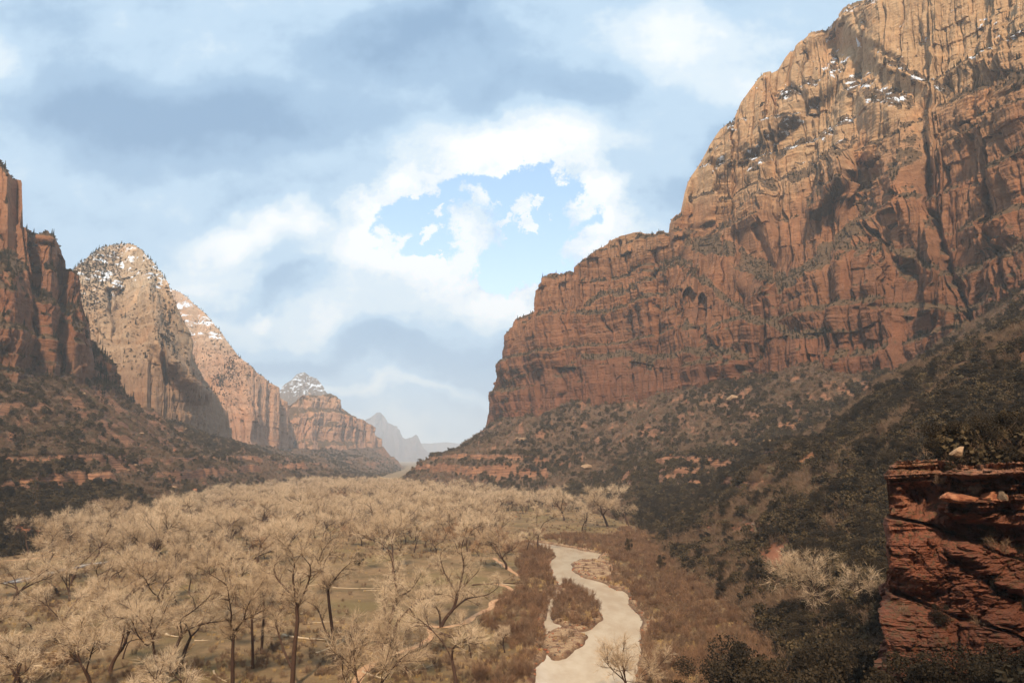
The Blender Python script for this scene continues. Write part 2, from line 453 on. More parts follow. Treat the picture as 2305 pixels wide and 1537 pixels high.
OUT_C = (62.5, 114.5)     # corner of the near outcrop
def mound(x, y):
    d1 = (y - (OUT_C[1] + 3 - (x - OUT_C[0]) * 0.35)) * 0.94
    d2 = ((x - OUT_C[0] - 3) * 65 - (y - OUT_C[1]) * 42) / 70.8
    ins = np.minimum(d1, d2)
    return ins
def zfun(x, y, detail=True):
    x = np.asarray(x, float); y = np.asarray(y, float)
    dE, sE, _ = poly_dist(x, y, RE)
    dC, sC, zc = poly_dist(x, y, RC)
    # travel far -> near: the mountain side is on the left of travel (s < 0)
    onR = sE < 0
    t = np.where(onR, np.where(sC < 0, 1.0, dE / (dE + dC + 1e-6)), 0)
    wob = fbm(x * .008, y * .008, o=3) if detail else 0
    tt = np.clip(t + 0.10 * wob * np.sin(np.pi * np.clip(t, 0, 1)), 0, 1)
    zr = zc * tt ** 1.12
    dE2, sE2, _ = poly_dist(x, y, LE)
    dC2, sC2, zc2 = poly_dist(x, y, LC)
    onL = sE2 < 0
    t2 = np.where(onL, np.where(sC2 < 0, 1.0, dE2 / (dE2 + dC2 + 1e-6)), 0)
    tt2 = np.clip(t2 + 0.12 * wob * np.sin(np.pi * np.clip(t2, 0, 1)), 0, 1)
    zl = zc2 * tt2 ** 1.1
    z = np.maximum(zr, zl)
    tm = np.maximum(tt, tt2)
    slope = sst(0.02, 0.25, tm)
    if detail:
        # gullies running down the slopes and hummocks
        z = z + slope * (15.0 * fbm(x * .013 + 9, y * .013, o=5) + 5.0 * ridge(x * .03, y * .02 + 5, o=3))
        # the red ledge band that crops out along both slopes
        gate = sst(0.0, 0.25, fbm(x * .011 + 3.3, y * .0075 + 1.7, o=4) + 0.08)
        far_gate = gate * slope * sst(190, 330, y)
        zb = z + 5 * fbm(x * .01, y * .01 + 60, o=2)
        def terr(z_, lo, w, up):   # steep between lo and lo+w
            return up * (sst(lo, lo + w, z_) - sst(lo + w, lo + w + 3.2 * up, z_))
        z = z + far_gate * (terr(zb, 26, 3.0, 9.0) + terr(zb, 40, 2.0, 5.5))
        z = z + 0.6 * fbm(x * .09, y * .09, o=3) * slope + 0.25 * fbm(x * .03, y * .03, o=3) * (1 - slope)
    # flat-topped bench behind the near outcrop
    ins = mound(x, y)
    lim = (x < 300) & (y < 330)
    zm = 47.5 * sst(-1, 3.0, ins) + np.clip(ins, 0, 400) * 0.20 + (0.8 * fbm(x * .12, y * .12, o=3) if detail else 0)
    z = np.where(lim & (ins > -1), np.maximum(z, zm), z)
    # river bed
    sd_ = river_sd(x, y)
    inside = sst(2.2, -2.2, sd_)
    z = np.where(sd_ < 40, z * sst(0.0, 9.0, sd_) + inside * -2.2 + (1 - inside) * 0.0, z)
    z = np.where(np.hypot(x, y) < 14, np.minimum(z, H - 1.7 - 0.15 * np.abs(y)), z)
    return z

# ------------------------------------------------------------------ ground: one sheet from under the camera to the horizon
TRAIL = [(798, 1545), (815, 1512), (840, 1492), (888, 1474), (925, 1460), (958, 1446), (976, 1430), (972, 1418), (955, 1408), (1000, 1412), (1048, 1402), (1068, 1385),
         (1108, 1368), (1106, 1356), (1128, 1348), (1150, 1342), (1158, 1332), (1140, 1320), (1112, 1314)]
TRAIL2 = [(1192, 1306), (1175, 1298), (1152, 1285), (1140, 1275), (1120, 1262), (1112, 1255)]
LANE = [(5, 1262), (60, 1258), (112, 1252), (150, 1250)]
trail_xy = [[G(a, b) for a, b in tr] for tr in (TRAIL, TRAIL2, LANE)]
def ground_mat():
    m, t, bs = newmat('canyon_ground')
    geo = t.n('ShaderNodeNewGeometry'); pos = geo.outputs['Position']
    at = lambda k: t.n('ShaderNodeAttribute', attribute_name=k).outputs['Fac']
    n1 = t.noise(pos, 0.05, 6, 0.65); n2 = t.noise(pos, 0.5, 6, 0.7); n3 = t.noise(pos, 2.5, 5, 0.7)
    grass = t.mix(t.ss(n1, 0.35, 0.65), lin(116, 94, 62), lin(154, 122, 86))
    grass = t.mix(t.ss(n2, 0.45, 0.75, 0, 0.7), grass, lin(112, 84, 62))
    grass = t.mix(t.ss(t.noise(pos, 0.022, 3), 0.5, 0.62, 0, 0.5), grass, lin(134, 114, 70))
    soil = t.mix(t.ss(n2, 0.35, 0.7), lin(98, 72, 54), lin(132, 100, 76))
    soil = t.mix(t.ss(n1, 0.56, 0.75, 0, 0.6), soil, lin(138, 92, 66))
    brush = t.mix(t.ss(n2, 0.4, 0.66), lin(88, 68, 50), soil)
    c = t.mix(at('slope'), grass, brush)
    # steep bare rock
    nz = t.xyz(geo.outputs['True Normal'])[2]
    x, y, z = t.xyz(pos)
    zb = t.m('ADD', z, t.m('MULTIPLY', n1, 3.0))
    band = t.noise(t.comb(t.m('MULTIPLY', x, .03), t.m('MULTIPLY', y, .03), t.m('MULTIPLY', zb, 1.1)), 1.0, 5, 0.65)
    rock = t.mix(t.ss(band, 0.35, 0.65), lin(106, 68, 50), lin(166, 118, 86))
    rock = t.mix(t.ss(n2, 0.5, 0.75, 0, 0.6), rock, lin(90, 58, 44))
    st = t.m('MULTIPLY', t.ss(t.m('ADD', nz, t.m('MULTIPLY_ADD', n2, 0.1, -0.05)), 0.74, 0.64), t.ss(at('slope'), 0.3, 0.7))
    c = t.mix(st, c, rock)
    c = t.mix(t.ss(at('scree'), 0.3, 0.7), c, t.mix(n2, lin(134, 78, 54), lin(164, 110, 80)))
    # gravel and mud by the river
    gr = t.mix(t.ss(n3, 0.35, 0.65), lin(150, 112, 80), lin(206, 172, 132))
    gr = t.mix(t.ss(n2, 0.5, 0.7, 0, 0.7), gr, lin(118, 76, 52))
    gr = t.mix(t.ss(t.noise(pos, 0.18, 5, .7), .45, .62), gr, t.mix(n3, lin(96, 64, 48), lin(140, 98, 72)))
    c = t.mix(t.m('MULTIPLY', at('bank'), 1.0), c, gr)
    c = t.mix(t.m('MULTIPLY', at('wet'), 0.75), c, lin(98, 68, 50))
    c = t.mix(t.ss(n3, 0.3, 0.6, 0.3, 0.0), c, t.mix(1.0, c, (0.5, 0.48, 0.45), 'MULTIPLY'))
    c = t.mix(t.ss(at('pale'), 0.3, 0.7), c, t.mix(n3, lin(178, 136, 98), lin(200, 160, 120)))
    t.l(c, bs.inputs['Base Color'])
    bump(t, bs, t.m('ADD', n2, t.m('MULTIPLY', n3, 0.3)), 0.8, 0.9)
    return m
M['ground'] = ground_mat()
SCREE = [(1740, 1240, 70, 60), (1770, 1270, 60, 50), (1690, 1195, 60, 30), (1600, 1190, 30, 20), (60, 1200, 50, 30)]
def make_ground():
    ang = np.concatenate([np.radians(np.linspace(-180, -44, 80)[:-1]), np.radians(np.linspace(-44, 44, 1000)), np.radians(np.linspace(44, 180, 80)[1:])])
    rad = np.concatenate([np.linspace(0.0, 60, 24)[:-1], 60 * (3200 / 60) ** np.linspace(0, 1, 800), 3200 * 1.25 ** np.arange(1, 8)])
    Rr, A = np.meshgrid(rad, ang, indexing='ij')
    x = Rr * np.sin(A); y = Rr * np.cos(A)
    z = zfun(x, y)
    far = Rr > 3300
    z = np.where(far & (y > 0), np.minimum(z, 60) * 0 + 4, z)
    co = np.stack([x, y, z], -1).reshape(-1, 3)
    nr, nc = x.shape
    _, sE, _ = poly_dist(x, y, RE); _, sE2, _ = poly_dist(x, y, LE)
    dE, _, _ = poly_dist(x, y, RE); dE2, _, _ = poly_dist(x, y, LE)
    sl = np.maximum(sst(-4, 14, np.where(sE < 0, dE, -dE)), sst(-4, 14, np.where(sE2 < 0, dE2, -dE2)))
    sdv = river_sd(x, y)
    bank = sst(7.0, 2.0, sdv + 3 * fbm(x * .12, y * .12, o=3))
    wet = sst(2.0, .4, sdv)
    nearr = (y > 100) & (y < 500) & (np.abs(x) < 200)
    for I in ISL:
        k_ = np.zeros(x.shape, bool); k_[nearr] = in_poly(x[nearr], y[nearr], I); bank = np.where(k_, 1.0, bank)
    scree = np.zeros_like(x)
    px, py = proj(x, np.maximum(y, 5), z)
    for a, b, rx, ry in SCREE:   # bare red gullies, kept as ground attributes
        q = np.hypot((px - a) / rx, (py - b) / ry)
        scree = np.maximum(scree, sst(1.2, 0.5, q + 0.5 * fbm(x * .06, y * .06, o=3)) * (y > 40) * (y < 700))
    pale = np.zeros_like(x)
    me = mesh_np('ground', co, grid_faces(nr, nc), M['ground'], attrs={'slope': sl, 'bank': bank, 'scree': scree, 'pale': pale, 'wet': wet})
    o = link('ground', me)
    tag(o, 'canyon floor and brushy talus slopes rising to the cliffs', 'ground', kind='structure')
make_ground()

def ribbon(name, pts, w, mat, dz, label, cat, sub=1.2):
    pts = np.array(pts)
    # resample and smooth
    seg = np.hypot(*np.diff(pts, axis=0).T); s = np.concatenate([[0], np.cumsum(seg)])
    q = np.arange(0, s[-1], sub)
    px = np.interp(q, s, pts[:, 0]); py = np.interp(q, s, pts[:, 1])
    k = np.ones(5) / 5
    if len(q) > 12:
        px[2:-2] = np.convolve(px, k, 'valid'); py[2:-2] = np.convolve(py, k, 'valid')
    tx = np.gradient(px); ty = np.gradient(py); L = np.hypot(tx, ty) + 1e-9
    nx, ny = ty / L, -tx / L
    ww = w * (1 + 0.35 * vnoise(q * .15, q * 0 + 3.1))
    offs = np.linspace(-1, 1, 5)
    X = px[:, None] + nx[:, None] * ww[:, None] * offs * .5 + 0.15 * fbm(px[:, None] * .8 + offs, py[:, None] * .8, o=2)
    Y = py[:, None] + ny[:, None] * ww[:, None] * offs * .5
    Z = zfun(X, Y) + dz - 0.10 * offs ** 2 * (dz > .08)
    me = mesh_np(name, np.stack([X, Y, Z], -1).reshape(-1, 3), grid_faces(len(q), 5), mat)
    return tag(link(name, me), label, cat, kind='structure')
def simple_mat(name, a, b, scale=1.5, rough=0.9, bd=0.05, detail=5):
    m, t, bs = newmat(name)
    pos = t.n('ShaderNodeNewGeometry').outputs['Position']
    n = t.noise(pos, scale, detail, 0.65)
    t.l(t.mix(t.ss(n, 0.35, 0.65), a, b), bs.inputs['Base Color'])
    bs.inputs['Roughness'].default_value = rough
    if bd: bump(t, bs, n, 0.8, bd)
    return m
M['sand'] = simple_mat('trail_sand', lin(176, 128, 92), lin(204, 160, 120), 0.7)
M['asphalt'] = simple_mat('road_asphalt', lin(92, 84, 80), lin(110, 100, 94), 2)
M['paint'] = simple_mat('road_paint', lin(220, 215, 205), lin(235, 230, 222), 2)
ribbon('path', trail_xy[0], 2.3, M['sand'], 0.22, 'sandy footpath winding through the meadow beside the river', 'path')
ribbon('path', trail_xy[1], 2.2, M['sand'], 0.16, 'short stretch of pale sandy path near the river bend', 'path')
ribbon('path', trail_xy[2], 2.4, M['sand'], 0.16, 'pale dirt track at the left edge of the grove', 'path')
road = [G(20, 1312), G(62, 1302), G(130, 1287), G(190, 1272), G(260, 1262)]
ribbon('road', road, 7.0, M['asphalt'], 0.30, 'grey two lane road behind the trees on the left', 'road')
ra = np.array(road)
for dv in (-2.6, 2.6):
    ribbon('road_marking', ra + np.array([0.25, 1.0]) * dv, 0.32, M['paint'], 0.36, 'painted white edge line on the grey road', 'road marking')

def make_river():
    m, t, bs = newmat('silty_water')
    pos = t.n('ShaderNodeNewGeometry').outputs['Position']
    n = t.noise(t.mul(pos, (1.0, .45, 1)), 0.9, 5, 0.65); n2 = t.noise(t.mul(pos, (1.4, .6, 1)), 0.1, 4, .6)
    n3 = t.noise(t.mul(pos, (1.0, .5, 1)), 3.5, 4, 0.6)
    t.l(t.mix(t.ss(n2, 0.35, 0.65), lin(204, 180, 150), lin(220, 199, 170)), bs.inputs['Base Color'])
    bs.inputs['Roughness'].default_value = 0.1
    bs.inputs['Specular IOR Level'].default_value = 1.0
    bump(t, bs, t.m('ADD', n, t.m('MULTIPLY', n3, 0.35)), 0.4, 0.14)
    xs = np.linspace(-30, 110, 120); ys = np.linspace(40, 460, 260)
    X, Y = np.meshgrid(xs, ys, indexing='ij')
    keep = river_sd(X, Y) < 6
    f = grid_faces(*X.shape)
    kf = keep.ravel()[f].any(1)
    f = f[kf]
    used, inv = np.unique(f, return_inverse=True)
    co = np.stack([X.ravel(), Y.ravel(), np.full(X.size, WATER_Z)], -1)[used]
    me = mesh_np('river', co, inv.reshape(f.shape).astype(np.int64)[:, ::-1], m)
    tag(link('river', me), 'shallow silty river curving between gravel bars', 'river', kind='structure')
make_river()

# ------------------------------------------------------------------ mountains
def relief(name, top, base, Dbase, setback, mat, label, nc=500, nr=300, px0=None, px1=None, amp=1.0, sc=1.0, edge=None, benches=(), carve=None,
           rough_top=3.0, ext=30, snowline=None, vegk=1.0, back=120, lean=0.0, ledges=1.0, snowk=1.0, warp=None):
    """rock face between a foot line and a crest line seen from the valley; every vertex has its own depth, then real relief is
    pushed out of the wall along its normal.  The crest is carried back and down behind so the mass is closed."""
    top = np.array(top, float); base = np.array(base, float)
    px0 = top[0, 0] if px0 is None else px0; px1 = top[-1, 0] if px1 is None else px1
    s = np.linspace(0, 1, nc)
    px = px0 + (px1 - px0) * s
    tpy = np.interp(px, top[:, 0], top[:, 1])
    tpy = tpy + rough_top * (fbm(px * .03 / sc, px * 0 + 8.8, o=5, g=.6) + 0.5 * np.sign(vnoise(px * .07 / sc, px * 0 + 2)))
    bpy_ = np.interp(px, base[:, 0], base[:, 1]) + ext
    D0 = np.interp(px, base[:, 0], base[:, 2]) if Dbase is None else np.interp(px, Dbase[0], Dbase[1])
    SB = np.interp(px, setback[0], setback[1])
    v = np.linspace(0, 1, nr) ** 0.95
    V, PX = np.meshgrid(v, px, indexing='ij')
    PY = bpy_[None] + (tpy - bpy_)[None] * V
    if warp is not None: PX = PX + warp(PY)
    D = D0[None] + SB[None] * (lean * V ** 2 + (1 - lean) * V)
    for pl, dep, w in benches:
        pl = np.array(pl, float)
        ly = np.interp(px, pl[:, 0], pl[:, 1])
        a = np.interp(px, [pl[0, 0] - 1, pl[0, 0] + 60, pl[-1, 0] - 60, pl[-1, 0] + 1], [0, 1, 1, 0])
        if pl[-1, 0] >= px1 - 5: a = np.where(px > pl[-1, 0] - 60, 1, a)
        if pl[0, 0] <= px0 + 5: a = np.where(px < pl[0, 0] + 60, 1, a)
        wn = 14 * fbm(PX * .02, PY * .02 + dep, o=3)
        D = D + dep * a[None] * sst(w, -w, PY - ly[None] + wn)
    if edge is not None:   # round off the ends: depth falls away towards the outline
        for epx, wdt, dd in edge:
            D = D + dd * (np.clip(1 - np.abs(PX - epx) / wdt, 0, 1)) ** 2
    if carve is not None: D = D + carve(PX, PY)
    x, y, z = P(PX, PY, D)
    pos = np.stack([x, y, z], -1)
    # smooth wall normal in plan
    ex = np.gradient(x, axis=1); ey = np.gradient(y, axis=1)
    k = max(3, nc // 25)
    ker = np.ones(2 * k + 1) / (2 * k + 1)
    def smooth(a):
        p = np.pad(a, ((0, 0), (k, k)), mode='edge')
        cs = np.cumsum(np.pad(p, ((0, 0), (1, 0))), axis=1)
        return (cs[:, 2 * k + 1:] - cs[:, :-(2 * k + 1)]) / (2 * k + 1)
    ex, ey = smooth(ex), smooth(ey)
    L = np.hypot(ex, ey) + 1e-9
    nx, ny = ey / L, -ex / L
    # arclength along strike of the middle row
    sm = np.concatenate([[0], np.cumsum(np.hypot(np.diff(x[nr // 3]), np.diff(y[nr // 3])))])
    S = np.broadcast_to(sm[None], x.shape)
    w1 = 18 * sc * fbm(S * .008 / sc, z * .012 / sc, o=3)
    Sw = S + w1
    zw = z + 10 * sc * fbm(S * .01 / sc + 31, z * .01 / sc, o=3)
    # buttresses, joints and slabs, ledges, blocks
    d = 13 * sc * ridge(Sw * .0085 / sc, z * .0022 / sc + 4, o=2)
    def joints(w, h, amp_, k, groove):
        """square-cut joint blocks: every block of a tier stands proud or back by its own amount"""
        ti = (z + 14 * sc * fbm(S * .01 / sc + k, S * 0, o=2)) / (h * sc) + k
        tier = np.floor(ti).astype(np.int64)
        u = (S + .16 * w * sc * fbm(z * .05 / sc + k, S * .01 / sc, o=2)) / (w * sc) + _grad[tier & 511] * 7
        u = u + .35 * vnoise(u * .7, tier * 1.3 + k)
        c = np.floor(u).astype(np.int64); f = u - c
        o_ = _grad[_perm[_perm[c & 511] + (tier & 511)]]
        e = np.minimum(f, 1 - f)
        return amp_ * sc * (o_ - groove * sst(.09, 0, e) + .35 * np.sin(np.pi * f))
    jm = sst(-.4, .3, fbm(S * .007 / sc + 60, z * .009 / sc, o=2))
    d += joints(46, 190, 6.0, 1, .8) + joints(19, 85, 3.8, 2, 1.2) * (.4 + .6 * jm) + joints(8, 34, 1.5, 3, .8) * (.15 + .85 * jm) + joints(3.6, 14, .7, 4, .5) * jm
    slab2 = 0
    cr = np.abs(vnoise(Sw * .03 / sc + 80, z * .003 / sc)); d -= 10 * sc * sst(0.07, 0.0, cr)
    cr = np.abs(vnoise(Sw * .075 / sc + 20, z * .006 / sc + 3)); d -= 4.0 * sc * sst(0.09, 0.0, cr) * sst(-.2, .3, vnoise(S * .01, z * .02))
    # staircase of beds: setback advances in steps
    def stairs(h, wl, sharp):
        q = h / wl; f = q - np.floor(q); return (np.floor(q) + sst(1 - sharp, 1, f) - q) * wl
    zs = zw + 16 * sc * fbm(S * .004 / sc + 7, S * 0, o=2)
    mod = sst(-.35, .4, fbm(S * .006 / sc, z * .012 / sc + 22, o=2))
    led = -stairs(zs, 58 * sc, .22) * 0.30 * mod - stairs(zs + 9, 17 * sc, .25) * 0.17 * (0.1 + .9 * mod)
    d += led * ledges
    d += -stairs(zw * 1.0 + 3 * slab2, 4.6 * sc, .35) * 0.13
    d += 2.2 * sc * fbm(S * .09 / sc, z * .09 / sc, y * .03 / sc, o=4, g=.6)
    d += 4.5 * sc * fbm(S * .03 / sc, z * .02 / sc + 77, o=3)
    fade_t = np.clip((1 - V) / 0.03, 0.25, 1)
    d = d * amp * fade_t
    x = x + nx * d; y = y + ny * d
    # vegetation and snow: on the parts that are flat enough
    def grad_n(x, y, z):
        ax, ay, az = (np.gradient(q, axis=1) for q in (x, y, z)); bx, by, bz = (np.gradient(q, axis=0) for q in (x, y, z))
        cx_, cy_, cz_ = ay * bz - az * by, az * bx - ax * bz, ax * by - ay * bx
        l = np.sqrt(cx_ ** 2 + cy_ ** 2 + cz_ ** 2) + 1e-9
        return np.abs(cz_) / l
    nz = grad_n(x, y, z)
    def boxs(a, r):
        for ax_ in (0, 1):
            pw = [(0, 0), (0, 0)]; pw[ax_] = (r, r)
            p = np.pad(a, pw, mode='edge'); pw2 = [(0, 0), (0, 0)]; pw2[ax_] = (1, 0)
            cs = np.cumsum(np.pad(p, pw2), axis=ax_)
            a = (np.take(cs, range(2 * r + 1, cs.shape[ax_]), axis=ax_) - np.take(cs, range(0, cs.shape[ax_] - 2 * r - 1), axis=ax_)) / (2 * r + 1)
        return a
    flat = boxs(nz, 3)
    veg = vegk * (sst(.28, .6, flat) * 1.0 + 0.35 * fbm(S * .012 / sc, z * .012 / sc + 5, o=3) - 0.12)
    if snowline is None: snow = np.zeros_like(veg) - 1
    else:
        snow = snowk * (sst(snowline[0], snowline[1], z + 30 * fbm(S * .02, z * .02, o=3)) * (0.35 + 0.9 * sst(.18, .55, flat)))
    # back side
    nb = 7
    q = np.linspace(0, 1, nb + 1)[1:, None]
    xb = x[-1][None] + (x[-1] / y[-1])[None] * back * 3 * q; yb = y[-1][None] + back * 3 * q
    zb = z[-1][None] - (z[-1][None] - (-20)) * q ** 1.7
    x = np.concatenate([x, xb]); y = np.concatenate([y, yb]); z = np.concatenate([z, zb])
    pad = np.zeros((nb, nc))
    me = mesh_np(name, np.stack([x, y, z], -1).reshape(-1, 3), grid_faces(nr + nb, nc), mat,
                 attrs={'veg': np.concatenate([veg, pad + veg[-1]]), 'snow': np.concatenate([snow, pad - 1])}, smooth=False)
    o = link(name, me)
    tag(o, label, 'mountain' if 'mount' in name else 'cliff', kind='structure')
    return dict(x=x[:nr], y=y[:nr], z=z[:nr], flat=flat, veg=veg, px=PX, py=PY, nx=nx, ny=ny)

R_TOP = [(1092, 972), (1098, 930), (1104, 888), (1112, 866), (1126, 828), (1136, 790), (1150, 752), (1172, 716), (1190, 704), (1212, 698), (1219, 662), (1228, 630), (1236, 616), (1255, 612),
         (1272, 620), (1284, 612), (1296, 616), (1300, 600), (1318, 586), (1340, 566), (1362, 552), (1378, 538), (1400, 527), (1430, 521), (1470, 524), (1505, 524),
         (1508, 502), (1522, 488), (1532, 478), (1540, 440), (1548, 412), (1560, 392), (1580, 362), (1600, 325), (1622, 292), (1650, 272), (1668, 232), (1690, 200), (1712, 172), (1730, 165),
         (1752, 158), (1768, 132), (1790, 106), (1812, 86), (1840, 70), (1862, 68), (1890, 40), (1905, 22), (1930, 8), (1960, -6), (2020, -30), (2120, -70), (2305, -150), (2700, -240)]
def carve_right(PX, PY):
    d = np.zeros_like(PX)
    def gully(pts, w, dep):
        pts = np.array(pts, float)
        dd, _, _ = poly_dist(PX + 6 * fbm(PX * .03, PY * .03, o=3), PY, [tuple(p) for p in pts])
        return dep * sst(w, 0, dd)
    d += gully([(1880, 110), (1985, 170), (2030, 220), (2010, 330), (1960, 420)], 70, 34)       # snowy bowl
    d += gully([(2085, 330), (2098, 480), (2140, 620), (2170, 700), (2190, 800)], 16, 34)
    d += gully([(2235, 300), (2240, 480), (2268, 640)], 14, 28)
    d += gully([(1985, 380), (1975, 520), (2060, 620)], 16, 18)
    d += gully([(1720, 900), (1735, 600), (1700, 520)], 14, 14)
    # twin arched alcoves
    for ax, ay, hw, hh in ((1558, 712, 12, 62), (1584, 716, 10, 56)):
        inside = (np.abs(PX - ax) < hw) & (PY > ay - hh + (np.abs(PX - ax) / hw) ** 2 * 14) & (PY < ay + hh)
        d += np.where(inside, 16 * sst(ay + hh, ay, PY), 0)
    d += np.where((np.abs(PX - 1585) < 12 - (PY - 600) * .02) & (PY > 552) & (PY < 628), 10, 0)
    # proud buttresses
    d -= gully([(2020, 250), (2040, 420), (2120, 640), (2150, 760)], 60, 34)
    d -= gully([(1650, 300), (1600, 420), (1580, 500)], 45, 22)
    d -= gully([(1920, 140), (1800, 240), (1700, 330)], 40, 18)
    d -= gully([(1900, 380), (1840, 470)], 40, 30)
    return d
R_BENCH = [
    ([(1500, 528), (1560, 545), (1640, 560), (1700, 600), (1760, 640), (1840, 600), (1930, 520), (2000, 470)], 60, 26),
    ([(1560, 560), (1640, 500), (1700, 440), (1780, 395), (1860, 360), (1960, 310)], 36, 20),
    ([(1640, 395), (1720, 370), (1800, 320), (1880, 290), (1960, 250)], 26, 12),
    ([(1300, 700), (1380, 660), (1440, 640), (1520, 600), (1600, 640), (1700, 720), (1800, 760), (1900, 740)], 26, 12),
    ([(1240, 860), (1330, 800), (1430, 800), (1560, 790), (1700, 800)], 18, 10),
    ([(1900, 560), (2000, 560), (2120, 620), (2305, 560), (2700, 500)], 26, 10),
    ([(1950, 100), (2050, 160), (2150, 210), (2305, 190), (2700, 150)], 30, 14),
    ([(1960, 690), (2050, 690), (2200, 690), (2305, 600)], 10, 4),
]
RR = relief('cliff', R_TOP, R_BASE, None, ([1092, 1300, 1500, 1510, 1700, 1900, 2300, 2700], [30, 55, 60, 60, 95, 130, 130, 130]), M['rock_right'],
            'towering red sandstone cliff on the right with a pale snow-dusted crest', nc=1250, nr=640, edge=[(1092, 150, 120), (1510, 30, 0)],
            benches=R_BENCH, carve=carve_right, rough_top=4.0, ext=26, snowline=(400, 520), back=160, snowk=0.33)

L1_TOP = [(-420, 200), (-150, 300), (-40, 350), (0, 362), (10, 372), (22, 392), (30, 404), (48, 406), (52, 420), (50, 470), (49, 508), (62, 518), (80, 524), (84, 545), (96, 528), (106, 522), (118, 532),
          (130, 548), (137, 575), (141, 604), (156, 606), (170, 616), (176, 660), (180, 712), (192, 730), (203, 760), (222, 790), (250, 830), (270, 872), (290, 910)]
L1_BASE = [(-420, 790, 560), (-200, 815, 620), (0, 850, 690), (120, 862, 760), (235, 884, 860), (300, 918, 960)]
def carve_l1(PX, PY):
    g = lambda c, w, d: d * sst(w, 0, np.abs(PX - c + 10 * fbm(PX * .01, PY * .012, o=2)))
    return g(72, 22, 45) + g(135, 12, 28) + g(196, 10, 22) - g(165, 28, 18) - g(110, 22, 10) - g(20, 28, 18) + sst(620, 560, PY) * 40 * sst(60, 40, PX)
R1 = relief('cliff', L1_TOP, L1_BASE, None, ([-420, 0, 290], [120, 90, 40]), M['rock_near'], 'dark red buttressed cliff at the left edge',
       nc=620, nr=420, edge=[(290, 60, 80)], carve=carve_l1, benches=[([(60, 640), (140, 700), (220, 800)], 20, 14)], rough_top=4, ext=30, amp=.8, sc=.8, vegk=1.25)

L2_TOP = [(120, 700), (150, 625), (166, 610), (182, 592), (200, 577), (226, 560), (250, 550), (275, 547), (300, 552), (318, 562), (340, 585), (356, 606), (372, 622), (384, 646), (392, 672), (405, 700), (416, 740), (428, 790),
          (446, 830), (462, 862), (478, 880), (494, 905), (510, 940), (520, 985)]
L2_BASE = [(120, 860, 1180), (250, 880, 1180), (330, 925, 1130), (420, 965, 1240), (480, 990, 1400), (520, 1003, 1500)]
def carve_l2(PX, PY):
    g = lambda pts, w, d: d * sst(w, 0, poly_dist(PX + 5 * fbm(PX * .03, PY * .03, o=2), PY, pts)[0])
    return g([(250, 660), (255, 800)], 14, 50) - g([(330, 640), (355, 760), (440, 880)], 40, 60) + g([(370, 760), (372, 860)], 10, 30) - g([(300, 700), (290, 760)], 25, 30) \
        + 60 * sst(240, 290, PX) * sst(400, 350, PX) * sst(820, 700, PY)
R2 = relief('mountain', L2_TOP, L2_BASE, None, ([120, 270, 400, 520], [120, 380, 120, 40]), M['rock_dome'], 'rounded pale sandstone dome dusted with snow on the left',
       nc=560, nr=460, edge=[(120, 70, 200), (520, 120, 120)], carve=carve_l2, rough_top=2.5, vegk=.42, amp=.6, sc=1.1, snowline=(300, 400), lean=.75, ledges=.8, back=200, snowk=0.33)

L3_TOP = [(340, 640), (392, 652), (404, 656), (420, 668), (440, 688), (462, 704), (478, 722), (500, 750), (518, 776), (540, 800), (558, 816), (576, 838), (592, 846), (612, 866), (628, 890), (640, 912), (652, 940), (664, 985)]
L3_BASE = [(340, 1000, 1850), (480, 1010, 1800), (560, 1012, 1800), (650, 1020, 2120), (664, 1022, 2180)]
R3 = relief('mountain', L3_TOP, L3_BASE, None, ([340, 450, 600, 664], [500, 420, 160, 60]), M['rock_far'], 'smooth tan cliff wall sloping down behind the snowy dome',
       nc=420, nr=360, edge=[(664, 80, 160)], rough_top=1.8, amp=.8, sc=1.6, snowline=(300, 430), snowk=.34, lean=.7, ledges=.35, vegk=.35, back=300)

L4_TOP = [(590, 930), (622, 886), (640, 866), (655, 856), (668, 842), (684, 837), (698, 846), (714, 852), (724, 862), (736, 878), (744, 890), (760, 930)]
relief('mountain', L4_TOP, [(590, 1010, 4700), (760, 1010, 4700)], None, ([590, 690, 760], [300, 800, 300]), M['rock_far'], 'small snow-covered peak behind the tan buttress',
       nc=240, nr=200, rough_top=1.4, amp=.9, sc=2.4, snowline=(380, 560), lean=.8, back=400, snowk=.36)
L5_TOP = [(630, 930), (652, 914), (668, 900), (682, 890), (700, 888), (722, 890), (742, 886), (754, 898), (764, 916), (776, 926), (790, 934), (804, 942), (820, 946), (832, 960), (842, 980), (852, 986), (858, 1002), (868, 1020)]
relief('mountain', L5_TOP, [(630, 1018, 2350), (700, 1016, 2500), (800, 1014, 2800), (868, 1022, 3080)], None, ([630, 740, 868], [160, 140, 60]), M['rock_far'],
       'hazy tan buttress in the middle distance left of the gap', nc=330, nr=180, edge=[(868, 60, 200)], rough_top=1.6, amp=.9, sc=1.9, snowline=(900, 1000), ledges=.6, back=300)
L6_TOP = [(790, 1000), (815, 962), (824, 944), (836, 938), (846, 928), (856, 927), (866, 938), (872, 950), (886, 958), (900, 966), (908, 984), (914, 988), (928, 984), (936, 978), (942, 982), (948, 996), (956, 1010), (980, 1030)]
relief('mountain', L6_TOP, [(790, 1060, 8300), (980, 1060, 8600)], None, ([790, 860, 980], [700, 1300, 400]), M['rock_distant'], 'far blue peak fading in the haze at the valley mouth',
       nc=220, nr=120, rough_top=1.2, amp=.9, sc=7.5, snowline=None, vegk=0, back=700, ext=10)
relief('mountain', [(900, 1006), (950, 997), (985, 997), (1005, 995), (1020, 997), (1100, 1004)], [(900, 1060, 12500), (1100, 1060, 12500)], None, ([900, 1100], [500, 500]), M['rock_distant'],
       'flat pale mesa on the horizon beyond the valley', nc=120, nr=50, rough_top=.8, amp=.5, sc=8, vegk=0, back=900, ext=10)
